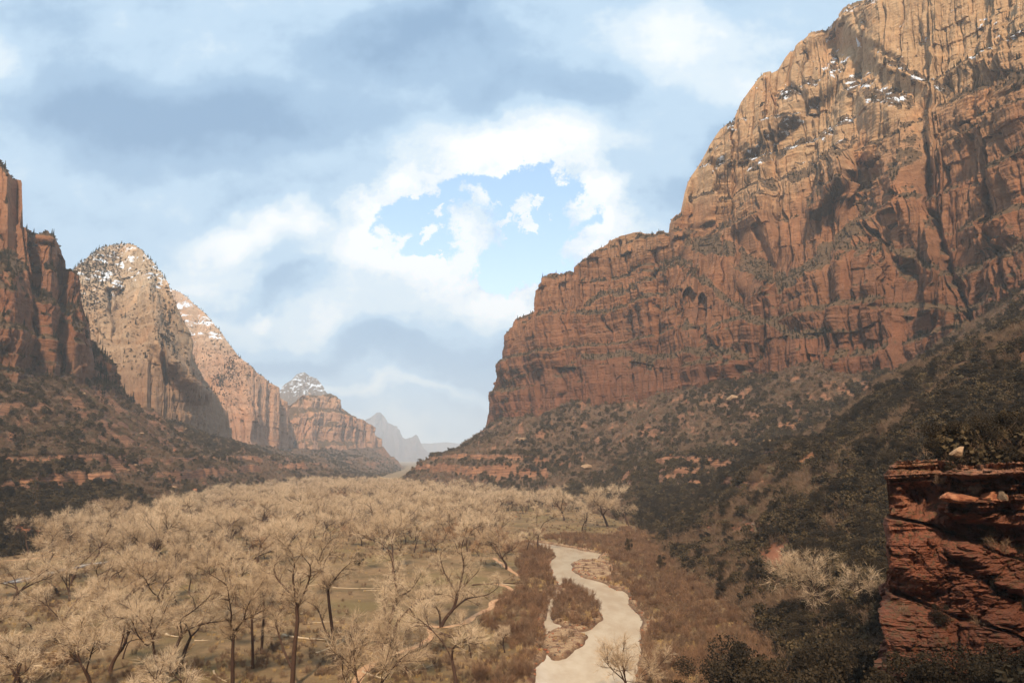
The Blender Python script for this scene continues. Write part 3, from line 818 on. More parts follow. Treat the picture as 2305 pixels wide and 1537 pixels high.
print('terrain done')

def carve_out(PX, PY):
    g = lambda pts, w, d: d * sst(w, 0, poly_dist(PX + 3 * fbm(PX * .05, PY * .05, o=3), PY + 3 * fbm(PX * .04 + 9, PY * .05, o=3), pts)[0])
    n = fbm(PX * .02, PY * .02, o=3)
    d = 0 * PX
    d -= 1.7 * sst(1092, 1080, PY + 5 * n + .03 * (PX - 2000)) - .8 * sst(1062, 1056, PY + 4 * n)      # cap beds standing proud
    bowl = np.hypot((PX - 2066) / 58, (PY - 1128) / 42)
    d += 2.4 * sst(1.15, .45, bowl)                                                     # smooth alcove under the cap
    d += g([(2000, 1152), (2040, 1168), (2100, 1184), (2160, 1212), (2230, 1240), (2305, 1262), (2500, 1330)], 7, 3.2)
    d += sst(2120, 2150, PX) * (3.4 * sst(1162, 1172, PY - .1 * (PX - 2120)) * sst(1225, 1200, PY - .12 * (PX - 2120)))
    d -= 2.4 * sst(1.1, .7, np.hypot((PX - 2160) / 46, (PY - 1140) / 24))
    d -= 2.0 * sst(1.15, .5, np.hypot((PX - 2080) / 80, (PY - 1260) / 70))
    d += g([(1990, 1310), (2030, 1330), (2090, 1358), (2170, 1388), (2240, 1402), (2305, 1440)], 10, 3.0)
    d -= g([(2130, 1232), (2200, 1268), (2260, 1308), (2330, 1345), (2500, 1400)], 12, 2.0)
    d += g([(2140, 1262), (2210, 1300), (2270, 1342), (2380, 1380)], 10, 2.2)
    d += 2.0 * sst(1345, 1480, PY)* -1.5
    d += 2.2 * fbm(PX * .012 + 3, PY * .012, o=4)
    yb = PY + 5 * fbm(PX * .015, PY * .01, o=2) + .04 * (PX - 2000)
    beds = lambda h: _grad[np.floor(yb / h).astype(np.int64) & 511]
    cap = sst(1096, 1088, yb)
    d += cap * (.9 * beds(8.3) + .45 * beds(3.7))
    right = sst(2110, 2150, PX) * sst(1180, 1165, yb)
    d += right * (1.2 * beds(11.7) + .5 * beds(5.1))
    d += .35 * beds(17.3) * sst(1180, 1200, yb)
    # fallen slabs and broken blocks along the right-hand ledges
    bx = np.floor((PX + 5 * vnoise(PX * .05, PY * .05)) / 21).astype(np.int64); by = np.floor((PY + 4 * vnoise(PX * .04 + 7, PY * .04)) / 13).astype(np.int64)
    d += right * 1.1 * _grad[_perm[_perm[bx & 511] + (by & 511)]]
    d += 0.6 * ridge(PX * .05, PY * .05, o=4, g=.6) * sst(1180, 1240, PY) - .8
    return d
def warp_out(PY):
    return 9 * fbm(PY * .018, PY * 0 + 4, o=4, g=.6) + 4.5 * _grad[np.floor(PY / 13.7).astype(np.int64) & 511] + 3 * _grad[np.floor(PY / 5.3).astype(np.int64) & 511] - 7 * sst(1098, 1086, PY) + 7 * sst(1130, 1100, np.abs(PY - 1135) + 1100) 
OUT_TOP = [(1992, 1470), (1997, 1400), (2000, 1330), (2000, 1250), (2006, 1190), (2013, 1172), (2004, 1150), (2008, 1120), (2006, 1085), (2010, 1060), (2016, 1046), (2030, 1038), (2090, 1034), (2146, 1037), (2160, 1046), (2200, 1050), (2225, 1044), (2305, 1040), (2450, 1030), (2750, 1000)]
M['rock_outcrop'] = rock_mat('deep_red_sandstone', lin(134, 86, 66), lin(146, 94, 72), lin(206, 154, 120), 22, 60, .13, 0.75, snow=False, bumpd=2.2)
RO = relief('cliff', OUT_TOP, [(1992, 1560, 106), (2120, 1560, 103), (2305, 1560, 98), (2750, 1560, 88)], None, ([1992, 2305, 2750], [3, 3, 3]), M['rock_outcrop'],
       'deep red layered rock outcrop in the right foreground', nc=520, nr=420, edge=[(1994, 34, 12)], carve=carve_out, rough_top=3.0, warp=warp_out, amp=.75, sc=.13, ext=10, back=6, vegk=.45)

def shade_wall():
    """unseen canyon wall added behind the camera, shaped to keep the nearest ground in shade"""
    pl = np.array([(700, 60, 560), (480, -60, 700), (350, -190, 980), (220, -290, 820), (120, -325, 560), (35, -335, 515), (-80, -350, 530), (-260, -370, 540), (-600, -440, 520), (-1100, -480, 450)], float)  # crest heights of the added wall set by where its shadow should fall
    s = np.linspace(0, len(pl) - 1, 240); i = np.arange(len(pl))
    X0, Y0, T = (np.interp(s, i, pl[:, k]) for k in range(3))
    v = np.linspace(0, 1, 60)[:, None]
    tx, ty = np.gradient(X0), np.gradient(Y0); L = np.hypot(tx, ty); nx, ny = ty / L, -tx / L
    q = s * 80
    rel = 28 * ridge(q * .012 + v * 0, v * 1.1, o=3) + 8 * fbm(q * .05 + v * 0, v * 6, o=4) + 90 * v
    x = X0 - nx * rel * 1.0; y = Y0 - ny * rel * 1.0
    z = 150 + (T - 150 + 16 * fbm(q * .02, q * 0, o=4)) * v
    xb = X0 * 1.5 + 0 * v; yb = Y0 * 1.8 - 200 + 0 * v
    co = np.concatenate([np.stack([x, y, z], -1).reshape(-1, 3), np.stack([X0 * 1.6, Y0 * 1.6 - 260, 0 * X0], -1)])
    me = mesh_np('cliff', co, grid_faces(61, 240), M['rock_near'], smooth=False, attrs={'veg': np.zeros(len(co)), 'snow': np.zeros(len(co)) - 1})
    tag(link('cliff', me), 'unseen canyon wall added behind the viewpoint to shade the near ground', 'cliff', kind='structure')
shade_wall()

# ------------------------------------------------------------------ plants: meshes
def plant_mat(name, a, b, trans=0.0, spread=0.35):
    m, t, bs = newmat(name)
    oi = t.n('ShaderNodeObjectInfo')
    pos = t.n('ShaderNodeNewGeometry').outputs['Position']
    n = t.noise(pos, 1.3, 3)
    f = t.m('ADD', t.m('MULTIPLY', oi.outputs['Random'], 0.6), t.m('MULTIPLY_ADD', n, 0.8, -0.2), clamp=True)
    t.l(t.mix(f, a, b), bs.inputs['Base Color'])
    bs.inputs['Specular IOR Level'].default_value = 0.08
    return m
M['bark'] = plant_mat('cottonwood_bark', lin(56, 40, 34), lin(92, 68, 54))
M['pale_bark'] = plant_mat('dead_wood', lin(176, 150, 120), lin(214, 190, 158))
M['twig'] = plant_mat('pale_twigs', lin(174, 144, 112), lin(236, 208, 174))
M['twig_brown'] = plant_mat('brown_twigs', lin(150, 112, 80), lin(182, 142, 106))
M['willow'] = plant_mat('willow_twigs', lin(84, 60, 48), lin(160, 122, 92))
M['straw'] = plant_mat('straw_grass', lin(176, 140, 92), lin(206, 172, 118))
M['juniper'] = plant_mat('juniper_foliage', lin(44, 36, 28), lin(104, 86, 60))
M['oak'] = plant_mat('dry_brush', lin(96, 74, 58), lin(150, 120, 94))
M['sage'] = plant_mat('sage_brush', lin(106, 92, 70), lin(138, 122, 94))
M['pine'] = plant_mat('pine_foliage', lin(44, 44, 32), lin(70, 64, 44))

def frame(d):
    d = d / (np.linalg.norm(d) + 1e-9)
    a = np.array([0, 0, 1.0]) if abs(d[2]) < .9 else np.array([1.0, 0, 0])
    u = np.cross(d, a); u /= np.linalg.norm(u)
    return d, u, np.cross(d, u)
class Geo:
    def __init__(s): s.v = []; s.q = []; s.t = []; s.n = 0
    def tube(s, pts, rad, k):
        pts = np.asarray(pts); n = len(pts)
        tan = np.gradient(pts, axis=0)
        _, u, w = frame(tan[0])
        a = np.arange(k) / k * 2 * np.pi
        rings = []
        for i in range(n):
            dd = tan[i] / (np.linalg.norm(tan[i]) + 1e-9)
            u = u - dd * (u @ dd); u /= np.linalg.norm(u) + 1e-9
            w = np.cross(dd, u)
            rings.append(pts[i] + rad[i] * (np.cos(a)[:, None] * u + np.sin(a)[:, None] * w))
        s.v.append(np.concatenate(rings))
        i = np.arange(n * k).reshape(n, k) + s.n
        j = np.roll(i, -1, axis=1)
        s.q.append(np.stack([i[:-1], j[:-1], j[1:], i[1:]], -1).reshape(-1, 4))
        s.n += n * k
    def slivers(s, p, d, w):
        """many thin tapering triangles from p along d (vectors), width w"""
        p = np.asarray(p); d = np.asarray(d); m = len(p)
        r = rng.normal(size=(m, 3)); u = np.cross(d, r); u /= np.linalg.norm(u, axis=1)[:, None] + 1e-9
        w = np.broadcast_to(np.asarray(w, float), (m,))[:, None]
        vv = np.stack([p - u * w / 2, p + u * w / 2, p + d], 1).reshape(-1, 3)
        s.v.append(vv)
        s.t.append(np.arange(m * 3).reshape(m, 3) + s.n); s.n += 3 * m
    def leaves(s, p, sz):
        m = len(p)
        a = rng.normal(size=(m, 3)); a /= np.linalg.norm(a, axis=1)[:, None]
        b = np.cross(a, rng.normal(size=(m, 3))); b /= np.linalg.norm(b, axis=1)[:, None]
        sz = np.broadcast_to(np.asarray(sz, float), (m,))[:, None]
        vv = np.stack([p - a * sz / 2, p + b * sz * .5, p + a * sz / 2, p - b * sz * .45], 1).reshape(-1, 3)
        s.v.append(vv); s.q.append(np.arange(m * 4).reshape(m, 4) + s.n); s.n += 4 * m
    def mesh(s, name, mat, smooth=False):
        fs = ([np.concatenate(s.q)] if s.q else []) + ([np.concatenate(s.t)] if s.t else [])
        return mesh_np(name, np.concatenate(s.v), fs, mat, smooth)

def bare_tree(seed, hgt=18, fork=0.25, nst=2, spread=0.9, lean=(0, 0), twn=3, dense=1.6, twig='twig', bark='bark', tw=0.05, limbs=None):
    """winter cottonwood: leaning trunk, crooked limbs, a cloud of fine pale twigs"""
    r = np.random.default_rng(seed)
    g = Geo(); tg = Geo(); TP = []; TD = []; PP = []; PD = []
    def limb(p, d, L, rad, lev, k):
        n = (7, 7, 6, 4, 4)[lev]
        pts = [p]; dd = d / np.linalg.norm(d)
        bend = r.normal(size=3) * (0.16, 0.30, 0.34, 0.36, 0.4)[lev]
        for i in range(n - 1):
            bend = bend * 0.75 + r.normal(size=3) * (0.10, 0.20, 0.24, 0.25, .3)[lev]
            dd = dd + bend * .55
            if lev >= 1: dd[2] += 0.07
            dd /= np.linalg.norm(dd)
            pts.append(pts[-1] + dd * L / (n - 1))
        pts = np.array(pts)
        rr = rad * (1 - (0.45, .62, .68, .7, .7)[lev] * np.linspace(0, 1, n))
        g.tube(pts, rr, k)
        return pts, rr, dd
    def child_dir(d, ang):
        d, u, w = frame(d)
        a = r.random() * 2 * np.pi
        v = d * math.cos(ang) + (u * math.cos(a) + w * math.sin(a)) * math.sin(ang)
        v[2] = v[2] * .8 + .16
        return v
    def grow(p, d, L, rad, lev):
        k = (8, 6, 5, 3, 3)[lev]
        pts, rr, dd = limb(p, d, L, rad, lev, k)
        n = len(pts)
        if lev == 3:
            for i in range(int(round(7 * dense))):
                f = r.uniform(.1, 1) * (n - 1); j = min(int(f), n - 2); q = pts[j] + (pts[j + 1] - pts[j]) * (f - j)
                v = child_dir(pts[j + 1] - pts[j], r.uniform(.25, 1.15)); v /= np.linalg.norm(v)
                l = r.uniform(.7, 1.9) * hgt / 18
                PP.append(q); PD.append(v * l)
                for m_ in range(4):
                    vv = v + r.normal(size=3) * .42
                    TP.append(q + v * l * r.uniform(.15, .8)); TD.append(vv * r.uniform(.5, 1.25) * hgt / 18)
            return
        nch = {0: nst, 1: r.integers(5, 7), 2: r.integers(6, 9)}[lev]
        for i in range(nch):
            if lev == 0:
                f = n - 1 - (0 if i < 2 else r.uniform(0.4, 2.2)); ang = r.uniform(.35, .62) * spread
                cl = hgt * r.uniform(.42, .58); cr = rr[-1] * r.uniform(.62, .8)
            elif lev == 1:
                f = r.uniform(.28, 1) * (n - 1); ang = r.uniform(.4, .85) * spread; cl = L * r.uniform(.42, .68) * (1.1 - .4 * f / n); cr = rad * .45
            else:
                f = r.uniform(.15, 1) * (n - 1); ang = r.uniform(.45, 1.0); cl = L * r.uniform(.35, .62) * (1.1 - .4 * f / n); cr = rad * .42
            j = min(int(f), n - 2); q = pts[j] + (pts[j + 1] - pts[j]) * (f - j)
            if lev == 0 and i < 2:
                d_, u, w = frame(pts[-1] - pts[-2]); a0 = r.random() * 6.28 if i == 0 else a0 + np.pi
                v = d_ * math.cos(ang) + (u * math.cos(a0) + w * math.sin(a0)) * math.sin(ang)
            else: v = child_dir(pts[j + 1] - pts[j], ang)
            grow(q, v, cl, max(cr, .02), lev + 1)
    d0 = np.array([lean[0] * .5, lean[1] * .5, 1.0])
    nt = 1
    if limbs is None: grow(np.array([0, 0, -.4]), d0, hgt * fork + .4, hgt * .025, 0)
    else:
        for pts, rr, k0 in limbs:
            g.tube(pts, rr, 8)
            n = len(pts); Ltot = np.linalg.norm(np.diff(pts, axis=0), axis=1).sum()
            m_ = int(max(2, Ltot / 1.15))
            for i in range(m_):
                f = (k0 + (1 - k0) * (i + r.random()) / m_) * (n - 1); j = min(int(f), n - 2); q = pts[j] + (pts[j + 1] - pts[j]) * (f - j)
                grow(q, child_dir(pts[j + 1] - pts[j], r.uniform(.4, 1.1)), r.uniform(2.4, 4.6), max(.03, min(.075, rr[j] * .4)), 2)
            grow(pts[-1], pts[-1] - pts[-2], r.uniform(2.5, 4), rr[-1] * .9, 2)
    TP2 = np.array(PP); TD2 = np.array(PD)
    tg.slivers(TP2, TD2, tw * .75)
    tg.slivers(np.array(TP), np.array(TD), tw * .6)
    return g.mesh('trunk', M[bark], True), tg.mesh('crown', M[twig])

def bush_twigs(seed, hgt=2.6, wid=2.4, n=420, mat='willow', w=.05, stems=9):
    r = np.random.default_rng(seed); g = Geo()
    P_, D_ = [], []
    for i in range(stems):
        a = r.random() * 6.28; q = r.random() ** .5 * wid * .3
        b = np.array([math.cos(a) * q, math.sin(a) * q, -.1])
        tip = np.array([math.cos(a) * wid * r.uniform(.15, .55), math.sin(a) * wid * r.uniform(.15, .55), hgt * r.uniform(.55, .9)])
        P_.append(b); D_.append(tip - b)
        for j in range(n // stems):
            f = r.uniform(.1, 1); p = b + (tip - b) * f
            d = (tip - b) / np.linalg.norm(tip - b) + r.normal(size=3) * .55; d[2] = abs(d[2]) * .8 + .1
            P_.append(p + r.normal(size=3) * .06 * wid); D_.append(d * hgt * r.uniform(.12, .34))
    g.slivers(np.array(P_), np.array(D_), w)
    return g.mesh('foliage', M[mat])
def bush_leaf(seed, hgt=3.0, wid=3.0, n=360, sz=.34, mat='juniper', cone=0.0):
    r = np.random.default_rng(seed); g = Geo(); pts = []
    nc = 16
    for i in range(nc):
        z = r.uniform(.12, .92); a = r.random() * 6.28
        rad = wid * .5 * (1 - cone * z) * math.sqrt(max(.05, 1 - (max(z - .35, 0) / .75) ** 2)) * r.uniform(.35, .95)
        c = np.array([math.cos(a) * rad, math.sin(a) * rad, z * hgt])
        cs = wid * r.uniform(.12, .24) * (1 - cone * z * .6)
        q = r.normal(size=(n // nc, 3)); q /= np.linalg.norm(q, axis=1)[:, None]
        q *= (r.random((n // nc, 1)) ** .4) * cs; q[:, 2] *= .8
        pts.append(c + q)
    core = r.normal(size=(n // 6, 3)) * np.array([wid * .15 * (1 - cone * .5), wid * .15 * (1 - cone * .5), hgt * .2]) + np.array([0, 0, hgt * .42])
    pts.append(core)
    p = np.concatenate(pts); p[:, 2] = np.abs(p[:, 2])
    global rng
    g.leaves(p, r.uniform(.6, 1.3, len(p)) * sz)
    g.tube(np.array([[0, 0, -.5], [0.02, 0, hgt * .5]]), [wid * .03, wid * .015], 4)
    return g.mesh('foliage', M[mat])
def conifer(seed, hgt=9, wid=3.2, n=700, sz=.4):
    r = np.random.default_rng(seed); g = Geo()
    z = r.random(n) ** .8; a = r.random(n) * 6.28
    tier = 1 - .35 * (np.abs((z * 11) % 1 - .5) * 2)
    rad = wid * .5 * (1.02 - z) * tier * r.uniform(.25, 1, n)
    g.leaves(np.stack([np.cos(a) * rad, np.sin(a) * rad, hgt * (.1 + .9 * z) - rad * .25], 1), sz * (1.15 - .6 * z))
    g.tube(np.array([[0, 0, -.5], [0, 0, hgt * .9]]), [hgt * .018, .03], 5)
    return g.mesh('foliage', M['pine'])

TREES = [bare_tree(11, 18, .27, 3, 1.0, (.1, 0)), bare_tree(12, 18, .36, 2, .95, (-.2, .1)), bare_tree(13, 18, .30, 3, .85, (.25, 0)),
         bare_tree(14, 18, .2, 4, 1.1, (0, .1)), bare_tree(15, 18, .36, 2, .8, (-.12, -.1)), bare_tree(16, 18, .28, 3, 1.2, (.3, .1))]
TREES_B = [bare_tree(21, 10, .08, 4, 1.1, twig='twig_brown', tw=.045, dense=.8), bare_tree(22, 10, .12, 4, 1.0, twig='twig_brown', tw=.045, dense=.8)]
WILLOW = [bush_twigs(31 + i, 2.6, 2.8, 520, 'willow', .05, 10) for i in range(3)]
BRUSH = [bush_twigs(41 + i, 2.2, 3.0, 420, 'oak', .055, 9) for i in range(3)]
STRAW = [bush_twigs(46 + i, 1.1, 1.8, 240, 'straw', .05, 12) for i in range(2)]
JUN = [bush_leaf(51 + i, 3.4 - .3 * i, 3.0 + .3 * i, 420, .36) for i in range(4)]
M['shaded_leaf'] = plant_mat('shaded_evergreen', lin(38, 32, 26), lin(78, 64, 46))  # darker copy of the juniper foliage: foreground shade put into the leaf colour
JUNN = [bush_leaf(61 + i, 3.6, 3.2, 9000, .08, 'shaded_leaf') for i in range(3)]
SAGE = [bush_leaf(71 + i, 1.5, 2.0, 260, .22, 'sage') for i in range(2)]
PINE = [conifer(81), conifer(82, 8, 2.6)]

def thing(name, x, y, z, sc, rot, parts, label, cat, group=None, sz=None):
    """an Empty at the foot of the plant with its parts as children"""
    o = bpy.data.objects.new(name, None); COL.objects.link(o)
    o.empty_display_size = .5
    o.location = (x, y, z); o.rotation_euler = (0, 0, rot); o.scale = (sc, sc, sc * (sz or 1))
    tag(o, label, cat, group)
    for pn, me in parts:
        c = bpy.data.objects.new(pn, me); COL.objects.link(c); c.parent = o
    return o
def single(name, me, x, y, z, sc, rot, label, cat, group=None, sz=None):
    o = bpy.data.objects.new(name, me); COL.objects.link(o)
    o.location = (x, y, z); o.rotation_euler = (0, 0, rot); o.scale = (sc, sc, sc * (sz or 1))
    return tag(o, label, cat, group)

def stuff(name, x, y, z, sc, kinds, meshes, label, cat):
    """everything past the individual ones, as one object that instances the plant meshes"""
    n = len(x)
    me = bpy.data.meshes.new(name); me.vertices.add(n)
    me.vertices.foreach_set('co', np.stack([x, y, z], -1).astype(np.float32).ravel())
    for k, v in (('sc', sc), ('rot', rng.random(n) * 6.28)):
        at = me.attributes.new(k, 'FLOAT', 'POINT'); at.data.foreach_set('value', v.astype(np.float32))
    at = me.attributes.new('kd', 'INT', 'POINT'); at.data.foreach_set('value', kinds.astype(np.int32))
    ng = bpy.data.node_groups.new(name, 'GeometryNodeTree')
    ng.interface.new_socket('Geometry', in_out='INPUT', socket_type='NodeSocketGeometry')
    ng.interface.new_socket('Geometry', in_out='OUTPUT', socket_type='NodeSocketGeometry')
    N = ng.nodes; L = ng.links
    gi = N.new('NodeGroupInput'); go = N.new('NodeGroupOutput'); jn = N.new('GeometryNodeJoinGeometry')
    def attr(nm, ty):
        a = N.new('GeometryNodeInputNamedAttribute'); a.data_type = ty; a.inputs[0].default_value = nm
        return a.outputs[0]
    asc, arot, akd = attr('sc', 'FLOAT'), attr('rot', 'FLOAT'), attr('kd', 'INT')
    cmb = N.new('ShaderNodeCombineXYZ'); L.new(arot, cmb.inputs[2])
    for i, group in enumerate(meshes):
        group = group if isinstance(group, (tuple, list)) else (group,)
        cp = N.new('FunctionNodeCompare'); cp.data_type = 'INT'; cp.operation = 'EQUAL'
        L.new(akd, cp.inputs[2]); cp.inputs[3].default_value = i
        for me_ in group:
            src = bpy.data.objects.get('source_' + me_.name) or bpy.data.objects.new('source_' + me_.name, me_)
            oi = N.new('GeometryNodeObjectInfo'); oi.inputs['As Instance'].default_value = True
            oi.inputs['Object'].default_value = src
            ip = N.new('GeometryNodeInstanceOnPoints')
            L.new(gi.outputs[0], ip.inputs['Points']); L.new(cp.outputs[0], ip.inputs['Selection'])
            L.new(oi.outputs['Geometry'], ip.inputs['Instance'])
            L.new(cmb.outputs[0], ip.inputs['Rotation']); L.new(asc, ip.inputs['Scale'])
            L.new(ip.outputs[0], jn.inputs[0])
    L.new(jn.outputs[0], go.inputs[0])
    o = link(name, me)
    md = o.modifiers.new('instances', 'NODES'); md.node_group = ng
    tag(o, label, cat, kind='stuff')
    return o

# ------------------------------------------------------------------ where things grow
def side(x, y):
    dE, sE, _ = poly_dist(x, y, RE); dE2, sE2, _ = poly_dist(x, y, LE)
    r = np.where(sE < 0, dE, -dE); l = np.where(sE2 < 0, dE2, -dE2)
    return r, l       # positive: up on that slope
def in_frame(x, y, z, mx=70, my=90):
    a, b = proj(x, np.maximum(y, 4), z)
    return (y > 4) & (a > -mx) & (a < 2305 + mx) & (b > -my) & (b < 1537 + my)
def hit(px, py):
    """where the sight line through a pixel first meets the ground"""
    Dd = 60 * (3000 / 60) ** np.linspace(0, 1, 1500)
    x, y, z = P(px, py, Dd)
    zz = zfun(x, y); q = np.nonzero(z < zz)[0]
    k = q[0] if len(q) else len(Dd) - 1
    return float(x[k]), float(y[k]), float(zz[k])
used_xy = []
def add_tree(px, py, top, v, rot=0, lean=None, label='', B=False, wide=1.0, z=0.0):
    if px > 1200 and py < 1500: x, y, z = hit(px, py)
    else:
        x, y = G(px, py, z)
        z = float(zfun(np.array([x]), np.array([y]))[0])
    # height from the top pixel
    vv = (CY - top) / F
    zt = H + y * (math.sin(TH) + vv * math.cos(TH)) / (math.cos(TH) - vv * math.sin(TH))
    me = (TREES_B if B else TREES)[v]
    h0 = max(q.co.z for q in me[1].vertices)
    s = (zt - z) / h0
    o = thing('bare_tree', x, y, z, s * wide, rot, [('trunk', me[0]), ('crown', me[1])], label, 'tree', None, 1 / wide)
    used_xy.append((x, y, 4.5 * s))
    return o
Q = lambda l: [(225 + a / 2.561, 1080 + b / 2.561) for a, b in l]
# trunks and main limbs of the nearest cottonwoods: (start radius, where side twigs begin, points seen in the photograph, lean in depth)
TRACED = [
    ('wide V-forked bare cottonwood rising from the bottom edge left of centre', (330, 1200), 1.25, [
        (.42, .9, [(328, 1215), (335, 1150), (345, 1090)], 0), (.30, .35, [(345, 1090), (400, 1020), (450, 940), (470, 880), (540, 840), (620, 820), (740, 805)], .2),
        (.27, .5, [(345, 1090), (312, 1000), (305, 900), (285, 860), (300, 800)], -.2), (.14, .2, [(305, 905), (335, 840), (375, 750), (400, 690)], .4),
        (.12, .2, [(300, 930), (275, 960), (215, 890), (180, 790), (60, 790)], -.4), (.14, .2, [(470, 880), (460, 800), (540, 750), (640, 660)], -.5), (.12, .2, [(305, 900), (250, 820), (180, 740), (100, 700)], .5)]),
    ('slim dark-trunked bare cottonwood beside the wide V-forked one', (765, 1195), .9, [
        (.34, .8, [(765, 1200), (765, 1000), (770, 880)], 0), (.2, .2, [(770, 880), (830, 800), (900, 770), (960, 735)], .3), (.16, .2, [(770, 890), (750, 850), (760, 770), (745, 690), (735, 600), (620, 530)], -.3),
        (.12, .1, [(745, 690), (700, 675), (640, 700)], .4), (.12, .1, [(830, 800), (850, 720), (900, 640)], -.5)]),
    ('left one of two straight parallel trunks in the near grove', (880, 1085), .8, [(.26, .75, [(882, 1090), (880, 950), (875, 780), (850, 650)], 0), (.12, .2, [(876, 800), (920, 720), (960, 640)], .4), (.1, .2, [(870, 760), (820, 700), (800, 640)], -.4)]),
    ('right one of two straight parallel trunks in the near grove', (932, 1000), .8, [(.26, .75, [(930, 1010), (938, 880), (945, 770), (940, 600)], 0), (.12, .2, [(944, 780), (990, 700), (1000, 620)], .4), (.1, .2, [(942, 740), (900, 660), (890, 600)], -.4)]),
    ('tall bare cottonwood with a curved side stem at the bottom centre left', (1110, 1200), 1.0, [
        (.40, .85, [(1108, 1210), (1118, 1000), (1140, 800), (1130, 680)], 0), (.2, .25, [(1130, 680), (1060, 610), (1008, 550), (1003, 490), (1030, 440)], .3), (.2, .3, [(1134, 700), (1110, 560), (1125, 470), (1100, 400), (1050, 360)], -.2),
        (.2, .3, [(1140, 730), (1172, 660), (1212, 560), (1218, 490), (1170, 440)], -.4), (.2, .5, [(1112, 1090), (1060, 980), (1022, 860), (1015, 790), (1050, 740)], .3), (.12, .1, [(1125, 470), (1180, 400), (1200, 330)], .4)]),
    ('tall slender bare cottonwood just right of the one with the curved side stem', (1350, 1050), .9, [
        (.34, .9, [(1352, 1055), (1342, 880), (1322, 720), (1312, 610)], 0), (.2, .2, [(1312, 610), (1280, 540), (1258, 470), (1245, 430), (1190, 410)], .3), (.14, .2, [(1258, 470), (1290, 390), (1330, 345)], -.3),
        (.18, .2, [(1316, 620), (1360, 560), (1400, 510), (1450, 470)], -.4), (.18, .4, [(1345, 930), (1300, 870), (1275, 790), (1255, 730), (1180, 690)], .5), (.12, .1, [(1280, 540), (1300, 450), (1350, 400)], .5)]),
    ('leaning double-stemmed bare cottonwood beside the sandy footpath', (1620, 1050), 1.0, [
        (.38, .8, [(1618, 1060), (1642, 920), (1682, 780), (1712, 670)], 0), (.2, .1, [(1712, 670), (1700, 560), (1690, 480), (1660, 400)], .3), (.2, .1, [(1712, 670), (1790, 640), (1840, 560)], -.4),
        (.32, .6, [(1672, 930), (1722, 800), (1782, 740), (1842, 690), (1940, 655)], -.2), (.13, .2, [(1790, 745), (1830, 800), (1855, 860)], .3), (.22, .5, [(1642, 960), (1645, 800), (1640, 620)], .4)]),
    ('broad low-branching bare cottonwood standing at the bend of the footpath', (1960, 850), 1.0, [
        (.40, .8, [(1960, 860), (1985, 800), (2040, 740), (2062, 660)], 0), (.26, .1, [(2062, 660), (2095, 610), (2175, 530)], .3), (.22, .2, [(1962, 835), (1960, 760), (1910, 690), (1898, 640)], -.3),
        (.22, .1, [(2040, 740), (2110, 680), (2240, 660), (2290, 620)], -.4), (.22, .1, [(2062, 660), (2020, 590), (1980, 520), (1960, 440)], .4), (.22, .1, [(2070, 640), (2100, 490), (2080, 400), (2110, 300)], 0)]),
]
def traced_tree(i, label, base, wide, limbs):
    bx_, by_ = Q([base])[0]
    x0, y0 = G(bx_, by_); z0 = float(zfun(np.array([x0]), np.array([y0]))[0])
    done = []; out = []
    for rad, k0, pts, lean in limbs:
        pp = np.array(Q(pts)); n = len(pp)
        seg = np.concatenate([[0], np.cumsum(np.hypot(*np.diff(pp, axis=0).T))])
        q = np.linspace(0, seg[-1], max(5, int(seg[-1] / 7)))
        ppx = np.interp(q, seg, pp[:, 0]); ppy = np.interp(q, seg, pp[:, 1])
        for _ in range(2):
            ppx[1:-1] = (ppx[:-2] + 2 * ppx[1:-1] + ppx[2:]) / 4; ppy[1:-1] = (ppy[:-2] + 2 * ppy[1:-1] + ppy[2:]) / 4
        if done:
            D0 = min(done, key=lambda d: (d[0] - ppx[0]) ** 2 + (d[1] - ppy[0]) ** 2)[2]
        else: D0 = y0
        Dp = D0 + lean * q / F * y0 * 1.1
        done += list(zip(ppx, ppy, Dp))
        X, Y, Z = P(ppx, ppy, Dp)
        rr = rad * 1.45 * (1 - (.35 if len(out) == 0 else .75) * np.linspace(0, 1, len(q)))
        out.append((np.stack([X - x0, Y - y0, Z - z0], -1), rr, k0))
    me = bare_tree(500 + i, 18, dense=1.0, limbs=out, tw=.045)
    thing('bare_tree', x0, y0, z0 - .1, 1.0, 0, [('trunk', me[0]), ('crown', me[1])], label, 'tree')
    used_xy.append((x0, y0, 6))
for i, a in enumerate(TRACED): traced_tree(i, *a)
